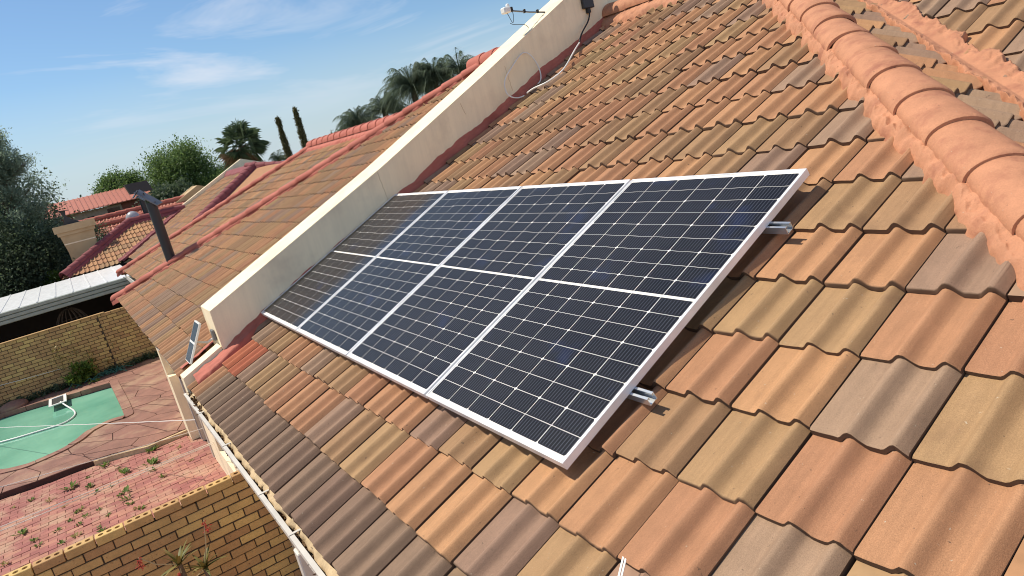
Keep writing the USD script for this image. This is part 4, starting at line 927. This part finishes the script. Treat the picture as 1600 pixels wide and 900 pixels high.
# mortar kerb between deck and paving
ln = LineString([(-11.64, -1.40), (-11.66, -1.582), (-11.62, -2.20), (-11.91, -2.75), (-11.99, -3.03)]).buffer(.03, cap_style=2)
obj('paving_edge', sheet(ln, ZG - .02, ZG + .085), 'bedding_mortar', label='pale mortar kerb between pool deck and red paving', cat='kerb', kind='structure')
# pool fittings
t = thing('pool_skimmer', 'square pool skimmer opening at the far edge of the pool', 'skimmer', (-17.6, -3.55, ZG))
b = MB(); z = DZT + .024
for lo, hi in (((-17.95, -3.72, z), (-17.15, -3.66, z + .02)), ((-17.95, -3.42, z), (-17.15, -3.36, z + .02)), ((-17.95, -3.66, z), (-17.88, -3.42, z + .02)), ((-17.22, -3.66, z), (-17.15, -3.42, z + .02))): b.box(lo, hi)
obj('rim', b, 'white_plastic', t); obj('opening', MB().box((-17.88, -3.66, z), (-17.22, -3.42, z + .006)), 'black_rubber', t)
hp_ = [(-17.24, -3.48, z + .02), (-16.74, -3.32, zw + .03), (-16.30, -3.25, zw + .022), (-15.93, -3.28, zw + .02), (-15.68, -3.46, zw + .02), (-15.73, -3.81, zw + .02), (-15.87, -4.28, zw + .02), (-16.03, -4.63, zw + .02), (-16.3, -5.1, zw + .02)]
obj('pool_hose', MB().tube(spline(hp_, 90), .018, 8), 'white_plastic', label='white pool cleaner hose floating in a curve on the water', cat='hose', smooth=True)
m_ = trimesh.creation.icosphere(3, 1.0); v = m_.vertices * (1 + .12 * (meshkit.fbm(m_.vertices * 2.2, 3)[:, None] - .5)); obj('boulder', (v * [.26, .3, .13] + [-18.55, -4.45, DZT + .05], m_.faces), 'stamped_deck', smooth=True, label='rounded reddish rock beside the pool at the left edge', cat='rock')
# green netting heap by the wall
b = MB(); r = rng(3)
for k in range(26):
    p = A_([-18.6 + r.normal(0, .12), -2.45 + r.normal(0, .22), DZT + .02]); q = p + A_([r.normal(0, .2), r.normal(0, .25), 0]); b.tube([p, (p + q) / 2 + A_([0, 0, r.uniform(.03, .12)]), q], .012, 5)
obj('green_netting', b, 'green_net', label='tangled green netting lying between pool corner and brick wall', cat='netting')

# washing lines
WL = [('white washing line over the middle of the pool', (-15.0, -4.403, -2.66), (-8.387, -1.6, -2.046)), ('washing line along the foot of the brick wall at the left edge', (-18.85, -4.56, -2.52), (-18.9, -3.3, -2.62)),
      ('washing line along the edge between pool deck and paving', (-8.6, -3.69, -1.995), (-10.0, -1.39, -2.70)), ('upper washing line over the red paving', (-7.0, -3.70, -1.92), (-9.31, -1.40, -2.74)), ('lower washing line over the red paving', (-7.0, -3.69, -1.96), (-9.25, -1.40, -2.74))]
for lab, a, c in WL:
    a, c = A_(a), A_(c); a = a + (a - c) * .35; b = MB().tube([a, a * .75 + c * .25 - A_([0, 0, .006]), (a + c) / 2 - A_([0, 0, .008]), a * .25 + c * .75 - A_([0, 0, .006]), c], .0052, 5)
    obj('washing_line', b, 'wire_white', label=lab, cat='line', group='washing lines over the yard')


# ================================================================== plants
def leaves(r, C, n, size, spread, flat=1.0, asp=.5, up=0.0):
    """n leaf quads round the centres C (k, 3)."""
    c = C[r.integers(len(C), size=n)] + r.normal(0, 1, (n, 3)) * spread
    d = r.normal(0, 1, (n, 3)) * [1, 1, flat] + [0, 0, up]; d /= np.linalg.norm(d, axis=1, keepdims=True)
    e = np.cross(d, r.normal(0, 1, (n, 3))); e /= np.linalg.norm(e, axis=1, keepdims=True)
    s = size * r.uniform(.6, 1.3, (n, 1)); v = np.stack([c - d * s, c + e * s * asp, c + d * s, c - e * s * asp], 1).reshape(-1, 3)
    k = np.arange(n)[:, None] * 4; return v, np.vstack([k + [0, 1, 2], k + [0, 2, 3]])


def broad_tree(name, label, base, h, R, m, n, size, seed, trunk=.4, lumps=30, group=None, squash=.8, up=0.0, cat='tree', limbs=7):
    t = thing(name, label, cat, base, group); base = A_(base, float); r = rng(seed)
    top = base + A_([0, 0, h]); cc = base + A_([0, 0, h - R * squash])
    u = r.normal(0, 1, (lumps, 3)); u /= np.linalg.norm(u, axis=1, keepdims=True); rad = r.uniform(.35, .95, (lumps, 1))
    C = cc + u * rad * R * [1, 1, squash]; C[:, 2] = np.maximum(C[:, 2], base[2] + h * .18)
    b = MB().tube([base, base * .5 + cc * .5 + A_([R * .05, 0, 0]), cc], [trunk, trunk * .75, trunk * .4], 8)
    for k in range(limbs): b.tube([base * .4 + cc * .6, (cc + C[k]) / 2 + A_([0, 0, -.1 * R]), C[k]], [trunk * .4, trunk * .25, trunk * .08], 6)
    obj('trunk', b, 'bark', t)
    b = MB(); v, f = leaves(r, C, n, size, R * .17, up=up); b.add(v, f); obj('crown', b, m, t)
    return t


def feather_tree(name, label, base, h, R, m, seed, nbr=120, per=260, size=.07):
    """Upright slender branches with fine blue green leaves."""
    t = thing(name, label, 'tree', base); base = A_(base, float); r = rng(seed); b = MB(); lb = MB()
    b.tube([base, base + A_([.1, .05, h * .5]), base + A_([.0, .1, h * .92])], [.28, .18, .03], 8)
    for k in range(nbr):
        q = r.uniform(.06, .98); a = r.uniform(0, 6.283); l = R * (1.0 - .72 * q ** 1.6) * r.uniform(.55, 1.1); s = base + A_([.05, .06, h * .92 * q])
        e = s + A_([math.cos(a) * l, math.sin(a) * l, l * r.uniform(.25, .75)])
        if k % 2 == 0: b.tube([s, (s + e) / 2 - A_([0, 0, .05 * l]), e], [.03, .018, .006], 5)
        C = s + (e - s) * r.uniform(.25, 1.08, (30, 1)) + r.normal(0, .055 * R, (30, 3)) * [.8, .8, 1.0]
        v, f = leaves(r, C, per, size, .035 * R, asp=.36); lb.add(v, f)
    obj('trunk', b, 'bark', t); obj('crown', lb, m, t); return t


feather_tree('feathery_tree', 'tall blue green feathery tree at the left edge behind the patio cover', (-30.5, -3.6, ZG), 8.2, 2.4, 'leaf_blue', 3, nbr=230, per=300, size=.050)
broad_tree('dark_tree', 'dark dense tree low at the left edge behind the patio cover', (-29.5, -4.6, ZG), 4.9, 2.3, 'leaf_dark', 60000, .05, 5, lumps=90)
broad_tree('dark_tree', 'taller dark tree whose top just enters at the left edge', (-33.0, -4.8, ZG), 8.9, 2.6, 'leaf_dark', 50000, .06, 7, lumps=80, squash=1.4)
broad_tree('dark_tree', 'dark tree in the gap between the feathery tree and the tan chimney', (-32.5, -1.9, ZG), 3.6, 1.6, 'leaf_dark', 30000, .05, 8, lumps=60)
broad_tree('round_tree', 'round dark green tree just above the long red roof', (-60, 2.6, ZG), 6.4, 1.85, 'leaf_mid', 30000, .085, 9, lumps=60)
broad_tree('round_tree', 'large bright green tree left of the palm', (-58, 6.9, ZG), 7.15, 2.7, 'leaf_mid', 52000, .09, 10, lumps=90)
broad_tree('round_tree', 'lower green tree between the bright tree and the palm', (-56.5, 9.2, ZG), 5.2, 2.2, 'leaf_mid', 30000, .09, 12, lumps=60)
broad_tree('round_tree', 'low green bush in the dip under the bright tree', (-52, 4.4, ZG), 4.9, 1.7, 'leaf_dark', 16000, .10, 13, lumps=36)
broad_tree('far_tree', 'hazy low tree at the far left skyline', (-85, -2.6, ZG), 5.4, 2.9, 'leaf_mid', 22000, .11, 14, lumps=60)
broad_tree('far_tree', 'pale bush tops just over the salmon ridge beside the cypresses', (-30, 9.6, ZG), 5.25, .75, 'leaf_queen', 5000, .06, 15, lumps=16)
b = MB(); r = rng(90)
C = np.stack([r.uniform(-150, -120, 260), r.uniform(-60, 90, 260), r.uniform(-2, .3, 260)], 1); v, f = leaves(r, C, 60000, .26, 0.9); obj('tree_line', (v, f), 'leaf_dark', label='far off line of tree tops along the horizon', cat='trees', kind='stuff')


def cypress(label, base, h, R, seed):
    t = thing('cypress_tree', label, 'tree', base, 'pair of slender cypresses'); base = A_(base, float); r = rng(seed)
    q = r.uniform(0, 1, 900); a = r.uniform(0, 6.283, 900); rad = R * np.clip((1 - q) ** .75, .05, 1) * np.clip(q * 8 + .3, 0, 1) * r.uniform(.5, 1.0, 900)
    C = base + np.stack([np.cos(a) * rad, np.sin(a) * rad, q * h], 1); v, f = leaves(r, C, 15000, .055, .05, flat=2.2, up=1.5, asp=.4)
    obj('trunk', MB().tube([base, base + A_([0, 0, h * .85])], [.12, .02], 7), 'bark', t); obj('crown', (v, f), 'leaf_cypress', t)


cypress('left and shorter slender cypress on the skyline', (-36.9, 8.98, ZG), 6.55, .33, 1)
cypress('right and taller slender cypress on the skyline', (-36.6, 9.92, ZG), 6.85, .40, 2)


def fan_palm(base, h, R, seed):
    t = thing('fan_palm', 'shaggy fan palm on the skyline behind the cream gable', 'tree', base); base = A_(base, float); r = rng(seed); c = base + A_([0, 0, h])
    obj('trunk', MB().tube([base, base * .5 + c * .5 + A_([.06, 0, 0]), c], [.22, .17, .2], 10), 'bark', t)
    for dead in (0, 1):
        b = MB()
        for k in range(70 if not dead else 20):
            a = r.uniform(0, 6.283); el = r.uniform(-.75, 1.45) if not dead else r.uniform(-1.3, -.2)
            d = A_([math.cos(a) * math.cos(el), math.sin(a) * math.cos(el), math.sin(el)]); l = R * r.uniform(.38, .72); p = c + d * l; b.tube([c, p], .012, 3)
            sdv = np.cross(d, [0, 0, 1]); sdv /= np.linalg.norm(sdv); upv = np.cross(sdv, d); ro = r.normal(0, .6); sdv = sdv * math.cos(ro) + upv * math.sin(ro); upv = np.cross(sdv, d)
            for q in np.linspace(-1.35, 1.35, 12):
                e = d * math.cos(q) + sdv * math.sin(q) - A_([0, 0, .18]); e /= np.linalg.norm(e); L = R * .5 * r.uniform(.8, 1.05); w = np.cross(e, upv); w *= .026 / max(np.linalg.norm(w), 1e-6)
                b.add([p, p + e * L * .6 + w, p + e * L - A_([0, 0, .22 * L]), p + e * L * .6 - w], [(0, 1, 2, 3)])
        obj('fronds' if not dead else 'dead_fronds', b, 'leaf_palm' if not dead else 'palm_skirt', t)


fan_palm((-42.2, 8.0, ZG), 5.75, 1.55, 3)


def feather_palm(label, base, h, R, seed, nf=26, name='feathery_palm', group='feathery palms above the salmon ridge', m='leaf_queen'):
    t = thing(name, label, 'tree', base, group); base = A_(base, float); r = rng(seed); c = base + A_([0, 0, h])
    obj('trunk', MB().tube([base, c], [.16, .11], 8), 'bark', t); b = MB()
    for k in range(int(nf * 1.5)):
        a = r.uniform(0, 6.283); el = r.uniform(-.05, 1.4); l = R * r.uniform(.8, 1.2); dh = A_([math.cos(a), math.sin(a), 0])
        s = np.linspace(0, 1, 22); P = c + np.outer(s * l * math.cos(el) * (1 - .15 * s), dh) + np.outer(l * (s * math.sin(el) - .62 * s ** 2.2), [0, 0, 1]); b.tube(P, np.linspace(.014, .004, 22), 3)
        sd_ = np.cross(dh, [0, 0, 1])
        for i in range(2, 22):
            for g_ in (-1, 1):
                for z_ in range(3):
                    p = P[i] + (P[i] - P[i - 1]) * r.uniform(-1, 0); e = sd_ * g_ * r.uniform(.4, 1.0) + dh * r.uniform(.2, .6) + A_([0, 0, -r.uniform(.1, .9)]); e /= np.linalg.norm(e); L = R * .27 * math.sin(math.pi * min(1, .15 + s[i] * .85)) * r.uniform(.8, 1.2)
                    w = dh * .006; b.add([p - w, p + w, p + e * L], [(0, 1, 2)])
    obj('fronds', b, m, t)


for lab, bx, by, zt, Rr, sd_, nf in (('feathery palm lowest on the salmon ridge, fronds drooping left', -24.4, 8.25, 1.73, 1.54, 1, 37), ('small bushy feathery palm second from the left on the salmon ridge', -24.0, 9.25, 1.98, 1.46, 2, 42), ('full dark feathery palm in the middle of the row on the ridge', -23.4, 10.35, 2.53, 2.07, 3, 65),
                                  ('dense dark feathery palm right of the fullest one', -23.0, 11.15, 2.63, 1.84, 4, 60), ('thin pale feathery palm highest, beside the parapet', -22.4, 11.95, 2.83, 1.69, 5, 27)):
    feather_palm(lab, (bx, by, ZG), zt - ZG, Rr, sd_, nf)
feather_palm('thin palm crown between fan palm and cypress', (-40.5, 9.4, ZG), 4.5, 1.2, 9, 18, name='small_palm', group=None, m='leaf_palm')


# weeds between the pavers
def weed_mesh(r, c, s, straw=False):
    b = MB(); n = int(r.integers(12, 22))
    for k in range(n):
        a = r.uniform(0, 6.283); o = A_([math.cos(a), math.sin(a), 0]) * r.uniform(0, s * .35); d = A_([math.cos(a) * .8, math.sin(a) * .8, r.uniform(.3, 1.2)]); d /= np.linalg.norm(d); l = s * r.uniform(.4, .9)
        w = np.cross(d, [0, 0, 1]); w /= np.linalg.norm(w); w *= l * r.uniform(.14, .26)
        p = A_(c) + o; b.add([p, p + d * l * .55 + w, p + d * l - A_([0, 0, .15 * l]), p + d * l * .55 - w], [(0, 1, 2, 3)])
    return b


WD = [(-11.837, -2.172), (-11.517, -2.176), (-12.0, -2.2), (-10.824, -2.261), (-10.547, -2.262), (-11.75, -2.9), (-11.182, -2.683), (-10.962, -2.652), (-11.344, -2.72), (-11.34, -3.425), (-11.483, -3.161), (-10.607, -3.522), (-10.129, -3.336), (-9.854, -3.078), (-10.163, -3.302), (-9.79, -2.699), (-9.562, -2.675), (-10.083, -2.702), (-9.266, -2.616),
      (-9.891, -3.448), (-9.61, -3.333), (-9.82, -3.246), (-9.505, -3.839), (-10.198, -4.049), (-9.736, -3.61), (-9.207, -3.558), (-9.742, -3.882), (-9.36, -4.209), (-11.372, -1.883), (-11.109, -1.795), (-10.245, -1.723), (-10.085, -2.175), (-11.132, -3.711), (-11.494, -4.222), (-11.517, -3.962), (-10.633, -3.086), (-10.618, -2.861), (-9.03, -3.079), (-9.498, -2.973),
      (-10.99, -3.161), (-8.977, -2.683), (-9.194, -2.564), (-9.19, -3.11), (-9.247, -3.382), (-10.064, -2.791)]
WB = {0: 'leafy weed clump touching the pale kerb of the pool deck', 1: 'bright green weed clump just below the one touching the pale kerb', 3: 'leafy weed clump third from the kerb in the row nearest the house wall', 5: 'leafy weed clump under the end of the dark deck step',
      7: 'leafy weed clump left of the row nearest the house, in the middle of the paving', 9: 'leafy weed clump at the left under the dark deck step', 15: 'larger leafy weed close behind the top of the unfinished brick wall', 17: 'leafy weed in the middle of the paving just beyond the one behind the brick wall', 23: 'leafy weed clump nearest the left edge above the unfinished brick wall'}
r = rng(8)
for k, (x, y) in enumerate(WD):
    big = k in (0, 1, 3, 5, 7, 9, 15, 17, 23); s = r.uniform(.13, .18) if big else r.uniform(.05, .11); straw = (not big) and r.random() < .2
    obj('weed', weed_mesh(r, (x, y, ZG), s), 'leaf_straw' if straw else 'leaf_weed', loc=(x, y, ZG), cat='weed', group='straw coloured weeds between the red pavers' if straw else 'larger leafy weeds between the red pavers' if big else 'small green weeds between the red pavers',
        label='dry straw coloured weed sprouting between the red pavers' if straw else WB[k] if big else 'small green weed sprouting between the red pavers')
t = thing('wall_plant', 'yellow flowering green plant at the foot of the brick boundary wall', 'plant', (-18.75, -2.95, DZT)); r = rng(14)
C = A_([-18.75, -2.95, DZT]) + np.stack([r.normal(0, .16, 40), r.normal(0, .2, 40), np.abs(r.normal(.22, .16, 40))], 1); obj('leaves', leaves(r, C, 900, .05, .05), 'leaf_weed', t, kind='stuff')
C = A_([-18.8, -2.95, DZT]) + np.stack([r.normal(0, .1, 26), r.normal(0, .3, 26), np.abs(r.normal(.75, .25, 26))], 1); obj('dry_stems', leaves(r, C, 260, .035, .05), 'leaf_straw', t, kind='stuff')
t = thing('wall_shrubs', 'dark low shrubs in the shade along the foot of the boundary wall', 'shrubs', (-18.8, -1.6, DZT), kind='stuff')
C = np.stack([r.uniform(-18.95, -18.7, 120), r.uniform(-5.5, -1.0, 120), DZT + np.abs(r.normal(.0, .05, 120))], 1); obj('leaves', leaves(r, C, 4000, .035, .04), 'leaf_dark', t)
broad_tree('wall_bush', 'small yellow green bush beside the purple hip end', (-28.5, -3.0, ZG), 2.35, .42, 'leaf_weed', 2500, .05, 31, lumps=14, trunk=.05, cat='bush', limbs=3)


# aloes in front of the near wall
def aloe(label, c, s, seed, flowers):
    t = thing('aloe', label, 'aloe', (c[0], c[1], ZG)); c = A_(c, float); r = rng(seed)
    obj('stem', MB().tube([(c[0] + .05, c[1], ZG), c * .5 + A_([c[0], c[1] + .03, ZG]) * .5, c], [.03, .024, .02], 7), 'bark', t)
    for k in range(15):
        a = k * 2.4 + r.normal(0, .2); el = r.uniform(.05, 1.25); l = s * r.uniform(.7, 1.1); dh = A_([math.cos(a) * .7, math.sin(a), 0]); dh /= np.linalg.norm(dh); b = MB(); q = np.linspace(0, 1, 9)
        P = c + np.outer(q * l * math.cos(el), dh) + np.outer(l * (q * math.sin(el) - .28 * q ** 2), [0, 0, 1]); sdv = np.cross(dh, [0, 0, 1]); w = .02 * (1 - q) ** .7 + .001
        rows = np.stack([P + np.outer(w, sdv), P - np.outer(w * .5, [0, 0, 1]), P - np.outer(w, sdv), P + np.outer(w * .15, [0, 0, 1])], 1); rows = np.concatenate([rows, rows[:, :1]], 1); b.grid(rows); obj('leaf', b, 'leaf_aloe' if r.random() < .75 else 'leaf_straw', t, smooth=40)
    for (y, z) in flowers:
        e = A_([c[0] + .02, y, z]); obj('flower_stalk', MB().tube([c, c * .4 + e * .6 + A_([.02, .0, -.03]), e], .005, 5), 'dry_stalk', t)
        b = MB()
        for q in range(26):
            p = e + A_([r.normal(0, .012), r.normal(0, .012), -r.uniform(0, .10)]); d = A_([r.normal(0, 1), r.normal(0, 1), -.8]); d *= .022 / np.linalg.norm(d); b.tube([p, p + d], [.004, .003], 5)
        obj('flower', b, 'aloe_flower', t)


aloe('left aloe with red flower spike against the front brick wall', (-4.85, -2.34, -2.16), .26, 1, [(-2.60, -1.93), (-2.36, -2.22)])
aloe('right aloe with red flower spike against the front brick wall', (-4.85, -2.17, -2.30), .26, 2, [(-2.05, -1.88), (-2.42, -2.33)])
